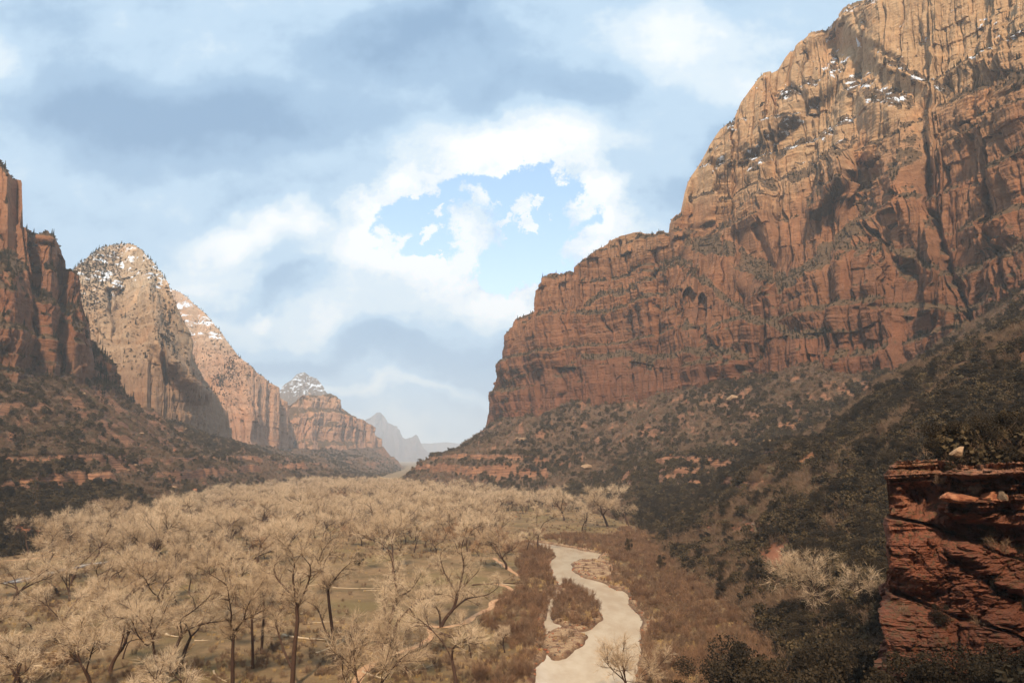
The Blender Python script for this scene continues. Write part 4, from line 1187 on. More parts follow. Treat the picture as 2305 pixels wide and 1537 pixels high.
HERO = [
    (1060, 1480, 1360, 4, 1.0, 'small bare tree by the dark willow thicket at the path', .8),
    (100, 1292, 1165, 1, 5.4, 'crooked dark bare cottonwood standing by the grey road at left', .9),
    (168, 1300, 1150, 5, 3.0, 'arching bare cottonwood right of the crooked one by the road', .9),
    (200, 1280, 1142, 2, 1.4, 'straight dark-trunked bare cottonwood behind the arching one at left', .9),
    (330, 1275, 1120, 3, 4.1, 'pale-limbed bare cottonwood with upswept branches at the left grove edge', .95),
    (322, 1330, 1215, 1, 2.4, 'bare cottonwood with a short stout dark stump-like trunk at left', 1.0),
    (497, 1235, 1130, 3, .7, 'bare cottonwood with two dark limbs spread wide in the left grove', 1.0),
    (645, 1262, 1145, 0, 3.3, 'white-limbed bare cottonwood in the middle of the grove', 1.0),
    (862, 1230, 1120, 5, 5.2, 'fan-shaped bare cottonwood with a pale lower trunk in mid grove', 1.0),
    (885, 1290, 1130, 2, 2.2, 'bare cottonwood rising over the meadow clearing with upright fork', .95),
    (1140, 1280, 1172, 3, 1.1, 'pale bare cottonwood beside the short stretch of path by the river', 1.05),
    (1270, 1172, 1082, 0, 1.9, 'round-crowned bare cottonwood at the foot of the right slope', 1.1),
    (1368, 1185, 1080, 5, 2.6, 'bare cottonwood with crooked dark limbs on the right bank', 1.0),
    (1412, 1180, 1076, 4, .3, 'bare cottonwood standing right of the crooked-limbed one on the right bank', 1.0),
    (1318, 1178, 1108, 1, 3.9, 'low bare cottonwood between two taller ones on the right bank', 1.0),
    (1868, 1400, 1216, 3, 1.2, 'broad pale-twigged bare tree standing in front of the red outcrop', 1.15),
    (1985, 1400, 1262, 1, 4.2, 'bare tree half hidden against the foot of the red outcrop', 1.0),
    (1414, 1560, 1402, 3, 2.1, 'bare tree overhanging the river at the bottom edge', 1.0),
    (60, 1570, 1400, 3, 1.2, 'pale bushy bare tree in the bottom left corner', 1.0),
    (205, 1575, 1330, 0, 2.5, 'thin-stemmed pale bare tree near the bottom left corner', .9),
    (255, 1420, 1290, 3, .9, 'multi-stemmed brown bare tree in the left foreground grove', .9),
]
def grow_grove():
    for a in HERO:
        add_tree(a[0], a[1], a[2], a[3], a[4], None, a[5], False, a[6])
    # grove: candidates over the valley floor
    n = 36000
    D = rng.random(n) * 1150 + 135; U = (rng.random(n) * 2 - 1) * .80
    keep = rng.random(n) < (D / 1285)
    x = (U * D)[keep]; y = D[keep]
    r, l = side(x, y); sdv = river_sd(x, y)
    pxx, pyy = proj(x, y, 0 * x)
    ok = (r < -3) & (l < 2) & (sdv > 7)
    # right of the river only scattered trees; the meadow clearing is nearly open
    right = (pxx > 1120 + (pyy - 1200) * .35) & (pyy > 1155)
    ok &= ~right | (rng.random(len(x)) < .03)
    clear = (((pxx - 930) / 280) ** 2 + ((pyy - 1350) / 105) ** 2 < 1) | (np.abs(pxx - 760) < 120) & (pyy > 1280) & (pyy < 1420)
    ok &= ~clear
    ok &= ~((pyy > 1300) & (pxx > 420) & (rng.random(len(x)) < .85))
    ok &= ~((pyy > 1300) & (pxx <= 420) & (rng.random(len(x)) < .45))
    for tr in trail_xy[:2]:
        d_, _, _ = poly_dist(x, y, tr); ok &= d_ > 6
    ok &= fbm(x * .012, y * .012, o=2) > -.32
    ok &= ~((pxx < 150) & (pyy > 1235) & (pyy < 1330) & (rng.random(len(x)) < .8))
    x, y, pxx, pyy = x[ok], y[ok], pxx[ok], pyy[ok]
    # spacing by grid hashing
    order = np.argsort(y); cell = {}; sel = []
    for h_ in used_xy: cell.setdefault((int(h_[0] // 9), int(h_[1] // 9)), []).append((h_[0], h_[1]))
    for i in order:
        ci, cj = int(x[i] // 9), int(y[i] // 9)
        md = 9.0 if y[i] < 420 else 7.8
        if any((x[i] - a) ** 2 + (y[i] - b) ** 2 < md * md for p in (-1, 0, 1) for q in (-1, 0, 1) for a, b in cell.get((ci + p, cj + q), ())): continue
        cell.setdefault((ci, cj), []).append((x[i], y[i])); sel.append(i)
    sel = np.array(sel)
    x, y = x[sel], y[sel]; px_, py_ = pxx[sel], pyy[sel]
    z = zfun(x, y)
    m = len(x)
    sc = rng.uniform(.82, 1.28, m); kd = np.where(rng.random(m) < .2, rng.integers(6, 8, m), rng.integers(0, 6, m)); sc = np.where(kd > 5, sc * 1.25, sc)
    sc = np.where((x < -150) & (y > 280) & (y < 560), sc * 1.15, sc)
    small = rng.random(m) < np.where(y < 300, .55, .15)
    sc = np.where(small, sc * .55, sc)
    vis = in_frame(x, y, z + 8)
    size = np.where(vis, sc / y, 0)
    ordr = np.argsort(-size)
    nind = 300 - len(HERO) - len(TRACED)
    def lab(px, py, s, kd_):
        if px > 1180 and py < 1300: zone = 'on the right bank of the river'
        elif px > 1300: zone = 'among the dark bushes right of the river'
        elif px > 960: zone = 'beside the willow belt left of the river' if py > 1270 else 'in the grove nearest the river bend'
        elif px > 640: zone = 'by the sandy footpath' if py > 1430 else 'around the meadow clearing' if py > 1270 else 'in mid grove behind the clearing'
        elif px > 300: zone = 'in the near grove left of the clearing' if py > 1380 else 'in the left half of the grove'
        else: zone = 'in the bottom left corner' if py > 1400 else 'around the grey road at left' if py > 1260 else 'where the grove meets the left slope'
        k = ('three-forked', 'two-forked', 'upright', 'low wide-spreading', 'long-trunked', 'broad leaning', 'low brown-twigged', 'short brown-twigged')[kd_]
        return f'{k} bare {"sapling" if s < .6 else "cottonwood"} {zone}'
    for i in ordr[:nind]:
        L_ = lab(px_[i], py_[i], sc[i], kd[i])
        me = (TREES + TREES_B)[kd[i]]
        thing('bare_tree', x[i], y[i], z[i], sc[i], rng.random() * 6.28, [('trunk', me[0]), ('crown', me[1])], L_, 'tree', 'bare trees: ' + L_, rng.uniform(.9, 1.12))
    j = ordr[nind:]; j = j[in_frame(x[j], y[j], z[j] + 8, 200, 200)]
    stuff('far_grove', x[j], y[j], z[j], sc[j], kd[j], TREES + TREES_B, 'pale mass of distant bare cottonwood crowns filling the valley floor', 'grove')
    print('grove', m, len(j))
grow_grove()

def pick(name, x, y, z, sc, kd, meshes, nmax, size, labelf, cat, sname, slabel, scat):
    vis = in_frame(x, y, z)
    s = np.where(vis, size / np.hypot(y, 1), 0)
    o = np.argsort(-s)
    for i in o[:nmax]:
        if s[i] <= 0: break
        L_ = labelf(*proj(x[i], y[i], z[i]), sc[i], kd[i], x[i], y[i])
        ob = single(name, meshes[kd[i]], x[i], y[i], z[i], sc[i], rng.random() * 6.28, L_, cat, 'plants: ' + L_, rng.uniform(.85, 1.15))
    j = o[nmax:]; j = j[in_frame(x[j], y[j], z[j], 150, 150)]
    if len(j): stuff(sname, x[j], y[j], z[j] - .1, sc[j], kd[j], meshes, slabel, scat)
    print(name, min(nmax, len(o)), 'stuff', len(j))

def where(px, py):
    if px < 900:
        return 'on the left slope ' + ('by the red ledges' if py < 1130 else 'at the left picture edge' if px < 120 else 'just above the grove')
    if px > 1960 and py < 1060: return 'on the bench above the red outcrop' + (', at its left end' if px < 2060 else ', left of the slabs' if px < 2140 else ', around the pale slabs' if px < 2220 else ', at its right end') + (', further back' if py < 985 else '')
    if px > 1960: return ('low under the red outcrop' if py > 1470 else 'below the red outcrop') + (', near its left corner' if px < 2080 else ', at the picture edge' if px > 2200 else '') if py > 1380 else 'growing on the red outcrop'
    if py > 1440: return 'in the shaded bottom right foreground'
    if py > 1330: return 'in the shade left of the red outcrop' if px > 1700 else 'between the river willows and the right slope'
    if px > 1640 and py > 1180: return 'around the bare red scree patch' if px < 1830 else 'left of the red outcrop face'
    if py > 1180: return 'at the foot of the right slope above the river bend'
    return 'up on the right slope' + (' beside the outcrop' if px > 1800 else ' above the river')

def grow_slopes():
    n = 420000
    D = 60 * (2900 / 60) ** (rng.random(n) ** .6); U = (rng.random(n) * 2 - 1) * .78
    x = U * D; y = D
    r, l = side(x, y)
    up = np.maximum(r, l)
    dC, sC, _ = poly_dist(x, y, RC); dC2, sC2, _ = poly_dist(x, y, LC)
    ok = (up > 0) & ((r <= 0) | (sC > 0) | (dC < 14)) & ((l <= 0) | (sC2 > 0) | (dC2 < 14))
    ok &= (np.hypot(x, y) > 45) & (river_sd(x, y) > 6)
    ins = mound(x, y)
    ok &= ~((ins > -3) & (ins < 1.5) & (x < 120) & (y < 190))
    x, y, ins = x[ok], y[ok], ins[ok]
    z = zfun(x, y)
    # keep the camera's own ledge clear
    ang_ = (H - z) / np.maximum(y, 1)
    ok = ~((y < 110) & (z > H - 14) & (np.abs(x) < 45))
    # bare rock on steep faces
    e = 2.0
    gx = (zfun(x + e, y) - z) / e; gy = (zfun(x, y + e) - z) / e
    st = np.hypot(gx, gy)
    ok &= (st < 1.15) | (rng.random(len(x)) < .12)
    px_, py_ = proj(x, y, z)
    for a, b, rx, ry in SCREE:
        ok &= ~((np.hypot((px_ - a) / rx, (py_ - b) / ry) < .8) & (rng.random(len(x)) < .8))
    x, y, z, px_, py_ = (q[ok] for q in (x, y, z, px_, py_))
    dens = fbm(x * .015, y * .015, o=4) + .25 * fbm(x * .06, y * .06, o=2)
    far = sst(300, 1200, y)
    jun = rng.random(len(x)) < np.clip(.36 + 1.3 * dens, .05, .85)
    farB = (y > 900) & (rng.random(len(x)) < .5)
    a = jun
    sc = (.42 + 1.5 * rng.random(len(x)) ** 2.2) * (1 + .25 * far) * np.where((y < 480) & (x > 40), 1.22, 1)
    kj = rng.integers(0, 4, a.sum()); sj = sc[a].copy(); bigj = (rng.random(a.sum()) < .07) & (y[a] < 620)
    kj = np.where(bigj, 4 + rng.integers(0, 3, a.sum()), kj); sj = np.where(bigj, rng.uniform(1.5, 2.5, a.sum()), sj)
    pick('juniper', x[a], y[a], z[a], sj, kj, JUN + JUNN, 300, sj,
         lambda px, py, s, k, x, y: ('rounded dark evergreen oak ' if k > 3 else 'large dark juniper bush ' if s > 1.05 else 'dark juniper bush ' if s > .8 else 'small dark juniper bush ') + where(px, py), 'juniper bush',
         'juniper_scrub', 'dense dark juniper scrub covering the slopes below the cliffs', 'scrub')
    b = ~jun
    q = rng.random(b.sum()); kd = np.where(q < .72, rng.integers(0, 3, b.sum()), 3 + rng.integers(0, 2, b.sum()))
    pick('dry_bush', x[b], y[b], z[b], sc[b] * 1.0, kd, BRUSH + SAGE, 300, sc[b],
         lambda px, py, s, k, x, y: ('large ' if s > 1.05 else '' if s > .8 else 'small ') + ('grey-brown leafless bush ' if k < 3 else 'grey-green leafy bush ') + where(px, py), 'bush',
         'dry_brush', 'grey-brown dry brush between the junipers on the slopes', 'brush')
grow_slopes()

def grow_banks():
    n = 60000
    x = rng.uniform(-60, 150, n); y = 120 + 420 * rng.random(n) ** 1.3
    sdv = river_sd(x, y); r, l = side(x, y); px_, py_ = proj(x, y, 0 * x)
    left = px_ < 1190 + (1537 - py_) * .12
    # willow belts: 4-22 m wide on both sides, widening near the camera on the right
    wl = 15 + 6 * fbm(y * .03, y * 0 + 2) + 60 * sst(1180, 1400, px_ + 90 * fbm(x * .06, y * .04, o=3)) + 25 * sst(1260, 1215, py_)
    ok = (sdv > 1.6) & (r < 14) & (sdv < wl + 4 * fbm(x * .1, y * .1, o=2))
    ok &= ~((fbm(x * .07 + 5, y * .07, o=3) < -.16) & (rng.random(n) < .8))
    ok &= (y < 490 + 60 * fbm(x * .06, y * 0 + 1, o=3)) & ~((py_ < 1225) & (rng.random(n) < sst(1310, 1215, px_ + 60 * fbm(x * .08, y * .08, o=2))))
    onisl = (sdv > .8) & (px_ > 1235) & (px_ < 1345) & (py_ > 1335) & (py_ < 1412)
    bar = (px_ > 1270) & (px_ < 1375) & (py_ > 1245) & (py_ < 1300) | (px_ > 1225) & (px_ < 1312) & (py_ > 1412) & (py_ < 1480)
    ok = (ok & ~bar) | (onisl & (rng.random(n) < .7))
    green = (((px_ - 1790) / 80) ** 2 + ((py_ - 1345) / 45) ** 2 < 1)
    ok &= ~(green & (rng.random(n) < .9))
    ok &= in_frame(x, y, 0 * x, 100, 120)
    x, y, px_, py_ = x[ok], y[ok], px_[ok], py_[ok]
    z = zfun(x, y)
    order = rng.permutation(len(x)); cell = {}; sel = []
    for i in order:
        ci, cj = int(x[i] // 1.7), int(y[i] // 1.7)
        if cell.get((ci, cj), 0) >= 1: continue
        cell[(ci, cj)] = 1; sel.append(i)
    s_ = np.array(sel); x, y, z, px_, py_ = (q[s_] for q in (x, y, z, px_, py_))
    sc = .5 + 1.0 * rng.random(len(x)) ** 1.8
    q = rng.random(len(x)) + .25 * fbm(x * .08, y * .08, o=2)
    q = q + .35 * fbm(x * .05 + 30, y * .05, o=2)
    kd = np.where(q < .5, rng.integers(0, 3, len(x)), np.where(q < .84, 5 + rng.integers(0, 3, len(x)), 3 + rng.integers(0, 2, len(x))))
    def lb(px, py, s, k, x, y):
        ht = 'tall' if s > 1.05 else 'low' if s < .72 else 'mid-sized'
        kind = 'brown leafless willow bush' if k < 3 else 'straw-coloured grass clump' if k < 5 else 'grey-brown twiggy bush'
        if 1235 < px < 1345 and 1335 < py < 1412: return f'{ht} {kind} growing on the river island'
        d = float(river_sd(np.array([x]), np.array([y]))[0])
        e = "at the water's edge" if d < 5 else 'just behind the bank' if d < 10 else 'well back from the water'
        w_ = 'near the bottom edge' if py > 1470 else 'opposite the gravel bar' if py > 1400 else 'opposite the island' if py > 1310 else 'by the river bend'
        return f'{ht} {kind} {e}, {"left" if px < 1300 else "right"} bank {w_}'
    pick('willow_bush', x, y, z, sc, kd, WILLOW + STRAW + BRUSH, 300, sc, lb, 'willow bush', 'willow_thicket', 'reddish willow thicket lining the river banks', 'thicket')
    # meadow brush and grass tufts over the floor
    n = 30000
    D = 140 + 700 * rng.random(n) ** 1.4; x = (rng.random(n) * 2 - 1) * .8 * D; y = D
    r, l = side(x, y); px_, py_ = proj(x, y, 0 * x)
    ok = (r < 0) & (l < 2) & (river_sd(x, y) > 4)
    dn = fbm(x * .03, y * .03, o=3)
    ok &= (dn > -.05) | (rng.random(n) < .25)
    ok &= ~((((px_ - 900) / 260) ** 2 + ((py_ - 1335) / 80) ** 2 < 1) & (rng.random(n) < .85))
    for tr in trail_xy:
        d, _, _ = poly_dist(x, y, tr); ok &= d > 2.2
    d, _, _ = poly_dist(x, y, road); ok &= d > 5.5
    x, y = x[ok], y[ok]; z = zfun(x, y)
    sc = rng.uniform(.3, .8, len(x)); kd = rng.integers(0, 5, len(x))
    j = in_frame(x, y, z, 60, 60)
    stuff('meadow_brush', x[j], y[j], z[j], sc[j], kd[j], BRUSH + STRAW, 'low brown brush and straw tufts scattered under the cottonwoods', 'ground cover')
    print('meadow', j.sum())
grow_banks()


def grow_cliff(RR, n, name, label, crest=0, snowdots=0, smin=.6, smax=1.5, thr=.25):
    fl = RR['veg'].ravel(); z = RR['z'].ravel()
    w = sst(thr, thr + .55, fl + rng.normal(size=fl.size) * .05)
    w = w * RR['y'].ravel() / 900
    if snowdots: w = w + sst(snowdots, snowdots + 60, z) * .6
    idx = rng.choice(fl.size, n, p=w / w.sum(), replace=False)
    x, y, zz = RR['x'].ravel()[idx], RR['y'].ravel()[idx], z[idx]
    sc = rng.uniform(smin, smax, n)
    kd = np.where(rng.random(n) < .10, 6, np.where(rng.random(n) < .6, rng.integers(0, 4, n), 4 + rng.integers(0, 2, n)))
    if crest:
        c = rng.integers(5, RR['x'].shape[1] - 5, crest)
        x = np.concatenate([x, RR['x'][-1, c]]); y = np.concatenate([y, RR['y'][-1, c] + .5]); zz = np.concatenate([zz, RR['z'][-1, c]])
        sc = np.concatenate([sc, rng.uniform(smin * .6, smax * .8, crest)]); kd = np.concatenate([kd, np.where(rng.random(crest) < .35, 6, rng.integers(0, 4, crest))])
    stuff(name, x, y, zz - .6, sc, kd, JUN + BRUSH[:2] + PINE[:1], label, 'scrub')
grow_cliff(RR, 16000, 'ledge_scrub', 'dark scrub and small pines growing on the ledges of the right cliff', crest=110, smin=.35, smax=1.0)
grow_cliff(R1, 7000, 'ledge_scrub', 'dark scrub clinging to the buttressed cliff at the left edge', crest=60)
grow_cliff(R2, 1500, 'ledge_scrub', 'dark dots of pines on the snowy dome at left', crest=150, snowdots=0, smin=.7, smax=1.5)
grow_cliff(R3, 900, 'ledge_scrub', 'dark dots of pines on the snowy crest behind the dome', crest=90, snowdots=0, smin=.7, smax=1.6, thr=.4)

# ------------------------------------------------------------------ rocks and fallen wood
def on_relief(Rl, px, py):
    q = (Rl['px'] - px) ** 2 + (Rl['py'] - py) ** 2
    k = np.unravel_index(np.argmin(q), q.shape)
    return float(Rl['x'][k]), float(Rl['y'][k]), float(Rl['z'][k])
def boulder(seed, w, d, h, mat, cuts=9, point=0.0):
    r = np.random.default_rng(seed)
    n = 26
    th = np.linspace(0, np.pi, n)[:, None]; ph = np.linspace(0, 2 * np.pi, n * 2, endpoint=False)[None]
    v = np.stack([np.sin(th) * np.cos(ph), np.sin(th) * np.sin(ph), np.cos(th) + 0 * ph], -1).reshape(-1, 3)
    for i in range(cuts):
        a = r.normal(size=3); a /= np.linalg.norm(a); c = r.uniform(.45, .85)
        q = v @ a; v = v - a * np.maximum(q - c, 0)[:, None]
    v[:, :2] *= (1 - point * np.clip(v[:, 2:], 0, 1))
    nn = fbm(v[:, 0] * 2.5 + seed, v[:, 1] * 2.5, v[:, 2] * 2.5 + .01, o=4)
    v *= (1 + .13 * nn)[:, None]
    v = v * np.array([w / 2, d / 2, h / 2]) + np.array([0, 0, h * .32])
    i = np.arange(n * n * 2).reshape(n, n * 2); j = np.roll(i, -1, axis=1)
    f = np.stack([i[:-1], i[1:], j[1:], j[:-1]], -1).reshape(-1, 4)
    return mesh_np('boulder', v, f, mat, smooth=False)
M['stone_pale'] = simple_mat('pale_boulder', lin(132, 104, 80), lin(176, 142, 108), 0.9, bd=.3)
M['stone_grey'] = simple_mat('grey_boulder', lin(100, 84, 70), lin(136, 116, 96), 1.6, bd=.15)
M['stone_red'] = simple_mat('red_boulder', lin(132, 78, 54), lin(178, 120, 86), 1.0, bd=.25)
def rock(px, py, wpx, hpx, mat, label, seed, rot=(0, 0, 0), point=0.0, D=None, lift=0.0, group=None, asp=.8):
    if D == 'outcrop':
        x, y, z = on_relief(RO, px, py + hpx * .3); y -= .3
    elif D is None: x, y, z = hit(px, py)
    else:
        x, y, z = (float(q) for q in P(px, py, D))
    k = y / F
    me = boulder(seed, wpx * k, wpx * k * asp, hpx * k, M[mat], point=point)
    o = link('boulder', me); o.location = (x, y, z + lift); o.rotation_euler = rot
    tag(o, label, 'boulder', group)
rock(1736, 1003, 40, 16, 'stone_pale', 'flat-topped pale slab jutting from the right slope over its own shadow', 1, (0, .18, .2))
rock(1876, 972, 26, 30, 'stone_grey', 'grey cone-shaped boulder standing among junipers high on the right slope', 2, point=.6)
rock(1178, 994, 20, 12, 'stone_pale', 'larger pale boulder on the hazy far end of the right slope', 3, (0, -.3, 0))
rock(1164, 1004, 9, 6, 'stone_pale', 'small pale stone just left below the larger pale boulder', 4)
rock(1290, 945, 8, 7, 'stone_pale', 'tiny white rock under the foot of the right cliff', 5)
rock(1650, 905, 30, 22, 'stone_pale', 'tan boulder under the middle of the right cliff foot', 6)
rock(1320, 1058, 28, 16, 'stone_pale', 'rounded tan boulder at the left end of the red ledge band', 7)
rock(1765, 1288, 26, 26, 'stone_red', 'squat red boulder at the foot of the bare scree patch', 8)
rock(1700, 1185, 20, 9, 'stone_grey', 'left of two grey slabs at the top of the bare scree patch', 9)
rock(1682, 1192, 22, 9, 'stone_grey', 'lowest grey slab at the top left of the bare scree patch', 10)
rock(2204, 1092, 34, 46, 'stone_grey', 'upright grey triangular boulder resting on the red outcrop ledges', 11, (0, .12, 0), .7, D='outcrop')
rock(2160, 1024, 44, 20, 'stone_pale', 'pale leaning slab on top of the red outcrop', 12, (0, -.45, 0), D=112)
rock(2196, 995, 60, 16, 'stone_pale', 'long pale slab lying on the bench above the red outcrop', 13, (0, -.4, .2), D=122)
rock(2165, 1122, 78, 34, 'stone_red', 'big dark-sided block wedged under the outcrop ledges', 14, (0, -.05, .1), D='outcrop')
rock(2240, 1118, 60, 24, 'stone_red', 'flat red block beside the big wedged one on the outcrop', 15, (0, .05, 0), D='outcrop')
rock(2295, 1135, 60, 34, 'stone_red', 'rounded red block at the right picture edge on the outcrop', 16, D='outcrop')
rock(2262, 1120, 26, 30, 'stone_grey', 'small grey upright stone between the red blocks of the outcrop', 17, D='outcrop', point=.3)
rock(312, 1113, 9, 6, 'stone_grey', 'small grey boulder at the lower edge of the left slope', 18)
rock(288, 1061, 10, 5, 'stone_pale', 'pale boulder in the middle of the left slope', 19)
rock(300, 952, 12, 6, 'stone_pale', 'pale boulder high on the left slope beneath the cliff', 20)
rock(318, 980, 14, 6, 'stone_pale', 'pale slab a little below the highest boulder of the left slope', 21)
rock(188, 890, 12, 8, 'stone_pale', 'pale boulder near the top of the left slope at the foot of the cliff', 22)
rock(435, 1110, 26, 12, 'stone_red', 'red rock showing at the foot of the left slope', 23)
rock(24, 1164, 20, 9, 'stone_pale', 'pale rock at the left picture edge above the dirt track', 24)
rr = np.random.default_rng(5)
for i in range(46):
    px, py = (rr.uniform(0, 620), rr.uniform(960, 1110)) if i % 2 else (rr.uniform(1150, 2000), rr.uniform(930, 1180))
    s = rr.uniform(5, 15)
    L_ = ('small rock half hidden in scrub on the ' + ('left' if px < 700 else 'right') + ' slope')
    rock(px, py, s, s * .55, ('stone_pale', 'stone_grey', 'stone_red')[i % 3], ('pale ', 'grey ', 'red ')[i % 3] + L_, 100 + i, (rr.uniform(-.3, .3), rr.uniform(-.3, .3), rr.uniform(0, 6)), group=('pale ', 'grey ', 'red ')[i % 3] + L_)

def log(x1, y1, x2, y2, rad, label, seed, nb=3, mat='pale_bark', curve=.06, z=0.0, up=0.0):
    a = np.array([*G(x1, y1, z), 0.0]); b = np.array([*G(x2, y2, z), 0.0])
    mid = (a + b) / 2; za = zfun(np.array([a[0], b[0], mid[0]]), np.array([a[1], b[1], mid[1]]))
    r = np.random.default_rng(seed); g = Geo()
    L = np.linalg.norm(b - a); n = 12; f = np.linspace(0, 1, n)[:, None]
    perp = np.array([-(b - a)[1], (b - a)[0], 0]) / (L + 1e-9)
    pts = a + (b - a) * f + perp * np.sin(f * np.pi) * L * curve * r.choice([-1, 1]) + r.normal(size=(n, 3)) * L * .006
    base = zfun(pts[:, 0], pts[:, 1])
    pts[:, 2] = np.maximum(base, min(za)) + rad * .7 + up * f[:, 0]
    rd = rad * (1 - .55 * f[:, 0]) * (1 + .1 * r.normal(size=n)); rd[0] *= 1.35; rd[-1] = rad * .12
    c = a.copy(); c[2] = base[0]
    g.tube(pts - c, rd, 9)
    for i in range(nb):
        k = r.integers(3, n - 1); d = (b - a) / L * r.uniform(.3, .9) + perp * r.choice([-1, 1]) * r.uniform(.4, 1) + np.array([0, 0, r.uniform(.1, .7)])
        l = L * r.uniform(.15, .35); q = np.linspace(0, 1, 6)[:, None]
        p = pts[k] - c + d * l * q + r.normal(size=(6, 3)) * l * .05 * q
        g.tube(p, rd[k] * (.55 - .45 * q[:, 0]), 6)
        for m_ in range(2):
            e = r.integers(2, 5); d2 = d + r.normal(size=3) * .6
            g.tube(p[e] + d2 * l * .45 * np.linspace(0, 1, 4)[:, None], rd[k] * np.array([.28, .2, .12, .03]), 4)
    me = g.mesh('fallen_log', M[mat], True)
    o = link('fallen_log', me); o.location = c
    tag(o, label, 'log')
LOGS = [(637, 1432, 742, 1443, .42, 'thick pale log lying left of the tall centre-left cottonwoods', 4), (712, 1472, 800, 1424, .22, 'curved pale branchy log sweeping up beside the slender cottonwood', 5),
        (690, 1405, 775, 1400, .2, 'tangle of pale dead branches behind the slender cottonwood', 6), (960, 1411, 1036, 1441, .55, 'thick dark-topped log with a broken end by the footpath bend', 2),
        (690, 1320, 766, 1310, .3, 'short pale log with a dark end at the left of the clearing', 2), (748, 1322, 885, 1325, .22, 'long thin pale log across the meadow clearing', 4),
        (818, 1330, 875, 1329, .16, 'short thin stick just below the long thin log in the clearing', 1), (893, 1452, 958, 1438, .18, 'pale branch lying inside the curve of the footpath', 2),
        (1062, 1318, 1190, 1314, .3, 'long grey fallen trunk between footpath and river bank', 3), (1128, 1315, 1192, 1328, .22, 'pale fallen trunk crossing the long grey one at the bank', 2),
        (1254, 1394, 1303, 1386, .2, 'upper of two pale logs stranded on the river island', 1), (1268, 1400, 1300, 1392, .16, 'lower of two pale logs stranded on the river island', 0),
        (905, 1516, 978, 1496, .2, 'pale forked driftwood left of the dark willow thicket', 5), (816, 1514, 872, 1530, .32, 'stubby pale log beside the footpath at the bottom edge', 3),
        (1272, 1132, 1342, 1129, .35, 'long white log lying at the foot of the right slope', 1), (1412, 1142, 1438, 1141, .3, 'short white log right of the long white one', 1),
        (374, 1428, 402, 1434, .3, 'short pale log behind the wide V-forked cottonwood', 0), (438, 1442, 472, 1441, .2, 'thin curved pale branch right of the V-forked cottonwood', 2),
        (66, 1470, 186, 1466, .22, 'long pale log in the bottom left grove', 3), (72, 1500, 130, 1506, .3, 'thick pale log below the long one at bottom left', 1),
        (480, 1512, 512, 1536, .2, 'pale stick pointing down at the bottom edge left of the two trunks', 1), (1010, 1458, 1050, 1466, .18, 'dark broken branches at the edge of the willow thicket', 4),
        (673, 1384, 690, 1377, .35, 'stubby pale log end left of the slender cottonwood', 0), (1115, 1266, 1130, 1278, .3, 'white broken trunk by the short path near the river bend', 1),
        (140, 1255, 182, 1238, .5, 'pale uprooted log behind the crooked cottonwood at left', 3)]
for i, a in enumerate(LOGS):
    log(a[0], a[1], a[2], a[3], a[4], a[5], 300 + i, a[6], 'bark' if 'dark' in a[5][:14] or 'grey' in a[5][:12] else 'pale_bark')

# single evergreens that stand out
def ever(px, py, top, me, label, z=None, wid=1.0, name='juniper', D=None):
    if D is None: x, y, zz = hit(px, py)
    else:
        x = float(P(px, top, D)[0]); y = D; zz = float(zfun(np.array([x]), np.array([y]))[0]) - .3
    vv = (CY - top) / F
    zt = H + y * (math.sin(TH) + vv * math.cos(TH)) / (math.cos(TH) - vv * math.sin(TH))
    s = (zt - zz) / max(q.co.z for q in me.vertices)
    single(name, me, x, y, zz, s * wid, px * .7, label, 'tree', None, 1 / wid)
    return x, y, s
ever(808, 1272, 1238, JUNN[0], 'round dark juniper at the back of the meadow clearing', wid=1.3)
ever(1416, 1246, 1206, JUNN[1], 'narrow dark juniper standing alone above the river bend', wid=.6)
ever(1622, 1312, 1248, JUNN[2], 'large dark juniper at the foot of the bare red scree', wid=1.0)
ever(1490, 1285, 1240, JUNN[0], 'dark juniper on the bank above the gravel bar', wid=.9)
ever(885, 1500, 1448, JUNN[1], 'dark juniper wrapped round the foot of the leaning cottonwood', wid=.6)
ever(240, 1052, 1028, PINE[0], 'dark pointed pine in the middle of the left slope', wid=1.2, name='pine')
for i, (a, b, c, w) in enumerate([(1655, 0, 1395, 1.0), (1700, 0, 1450, 1.1), (1845, 0, 1400, .9), (1935, 0, 1400, 1.0), (1775, 0, 1455, 1.1), (2010, 0, 1425, 1.0),
                                  (2085, 0, 1445, 1.1), (2165, 0, 1430, 1.1), (2262, 0, 1415, 1.1), (2120, 0, 1490, 1.0), (1590, 0, 1455, 1.0)]):
    ever(a, b, c, JUNN[i % 3], ('tall shaded juniper at the bottom edge, ' + ('first', 'second', 'third', 'fourth', 'fifth', 'sixth', 'seventh', 'eighth', 'ninth', 'tenth', 'last')[i] + ' of the dark row' if 0 else
         ['leftmost tall shaded juniper of the bottom right group', 'low shaded juniper right of the leftmost tall one', 'tallest shaded juniper left of the bare tree by the outcrop',
          'shaded juniper directly under the bare tree by the outcrop', 'low wide shaded juniper between two tall ones', 'shaded juniper at the foot of the outcrop corner',
          'shaded juniper under the outcrop overhang', 'dark juniper below the middle of the outcrop', 'dark juniper in the bottom right corner', 'small dark juniper at the bottom edge below the outcrop',
          'small shaded juniper left of the bottom right group'][i]), wid=w, D=(135, 128, 124, 118, 112, 96, 90, 87, 84, 86, 140)[i])

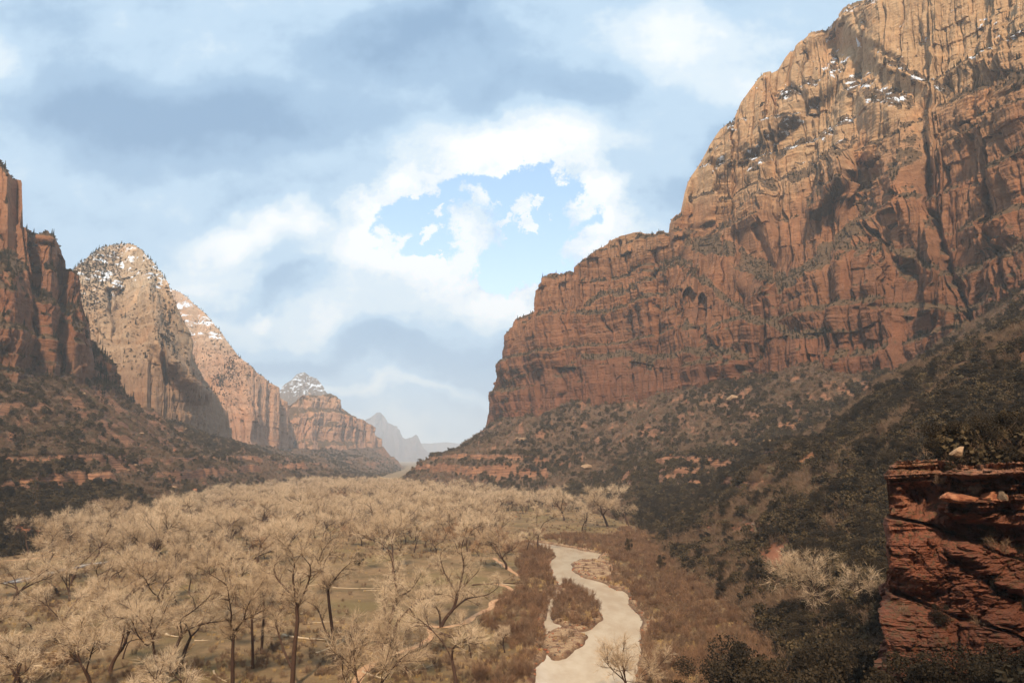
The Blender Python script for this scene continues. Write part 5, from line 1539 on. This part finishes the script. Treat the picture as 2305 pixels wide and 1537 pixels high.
OUTB = [(2108, 1082, 30, 'o', 'brown bush left of the grey triangular boulder'), (2128, 1106, 34, 'o', 'brown bush below the cap ledge at the inner edge of the alcove'),
        (2150, 1060, 26, 'j', 'small juniper at the end of the pale cap ledge'), (2158, 1118, 24, 's', 'grey-green bush above the big wedged block'), (2246, 1080, 34, 'o', 'brown bush right of the grey triangular boulder'),
        (2290, 1096, 30, 'j', 'dark bush by the red block at the right picture edge'), (2225, 1118, 26, 's', 'grey-green bush between the flat red block and the boulder'), (2215, 1218, 40, 'j', 'dark bush in the shaded recess under the wedged block'),
        (2250, 1236, 46, 'o', 'brown bush growing in the shaded recess at the right of the outcrop'), (2180, 1222, 26, 'o', 'small brown bush at the left end of the shaded recess'), (2290, 1262, 40, 'j', 'dark bush at the right picture edge in the outcrop recess'),
        (2005, 1168, 18, 's', 'small bush clinging to the notch in the left edge of the outcrop'), (2240, 1330, 40, 'j', 'dark bush on the lower sloping ledge of the outcrop'), (2290, 1360, 50, 'j', 'dark bush at the right end of the lower sloping ledge'),
        (2170, 1395, 44, 'o', 'brown bush at the base of the outcrop'), (2100, 1392, 40, 'j', 'dark bush under the rounded lower bulge of the outcrop'), (2045, 1375, 36, 'o', 'brown bush at the left foot of the outcrop')]
for i, (a, b, wpx, k, L_) in enumerate(OUTB):
    x, y, z = on_relief(RO, a, b)
    me = {'o': BRUSH[i % 3], 'j': JUNN[i % 3], 's': SAGE[i % 2]}[k]
    single('juniper' if k == 'j' else 'dry_bush', me, x, y - .4, z - .5, wpx * y / F / 3.0, i * 1.7, L_, 'bush')
# gravel on the bars
def gravel():
    n = 9000
    x = rng.uniform(5, 75, n); y = rng.uniform(150, 420, n)
    sdv = river_sd(x, y); px_, py_ = proj(x, y, 0 * x)
    ok = (sdv > -.3) & (sdv < 5) & (px_ > 1195) & (px_ < 1460)
    x, y = x[ok], y[ok]; z = zfun(x, y)
    st = [boulder(700 + i, 1, .8, .6, M['stone_red' if i % 2 else 'stone_grey'], cuts=6) for i in range(4)]
    sc = .15 + .9 * rng.random(len(x)) ** 3
    stuff('gravel', x, y, z - .03, sc, rng.integers(0, 4, len(x)), st, 'cobbles and gravel scattered on the river bars and banks', 'gravel')
gravel()

# ------------------------------------------------------------------ haze
def make_haze():
    m = bpy.data.materials.new('haze'); m.use_nodes = True
    t = NT(m.node_tree)
    pv = t.n('ShaderNodeVolumePrincipled')
    pv.inputs['Color'].default_value = (0.87, 0.94, 1.0, 1)
    pv.inputs['Density'].default_value = HAZE
    pv.inputs['Anisotropy'].default_value = 0.0
    out = t.n('ShaderNodeOutputMaterial'); t.l(pv.outputs[0], out.inputs[1])
    x0, x1, y0, y1, z0, z1 = -15800, 15800, -15800, 15800, -26, 860
    co = [(x, y, z) for x in (x0, x1) for y in (y0, y1) for z in (z0, z1)]
    f = np.array([(0, 1, 3, 2), (4, 6, 7, 5), (0, 4, 5, 1), (2, 3, 7, 6), (0, 2, 6, 4), (1, 5, 7, 3)])
    me = mesh_np('haze', co, f, m, smooth=False)
    tag(link('haze', me), 'pale blue haze filling the canyon air', 'haze', kind='stuff')
HAZE = 1.15e-4
make_haze()
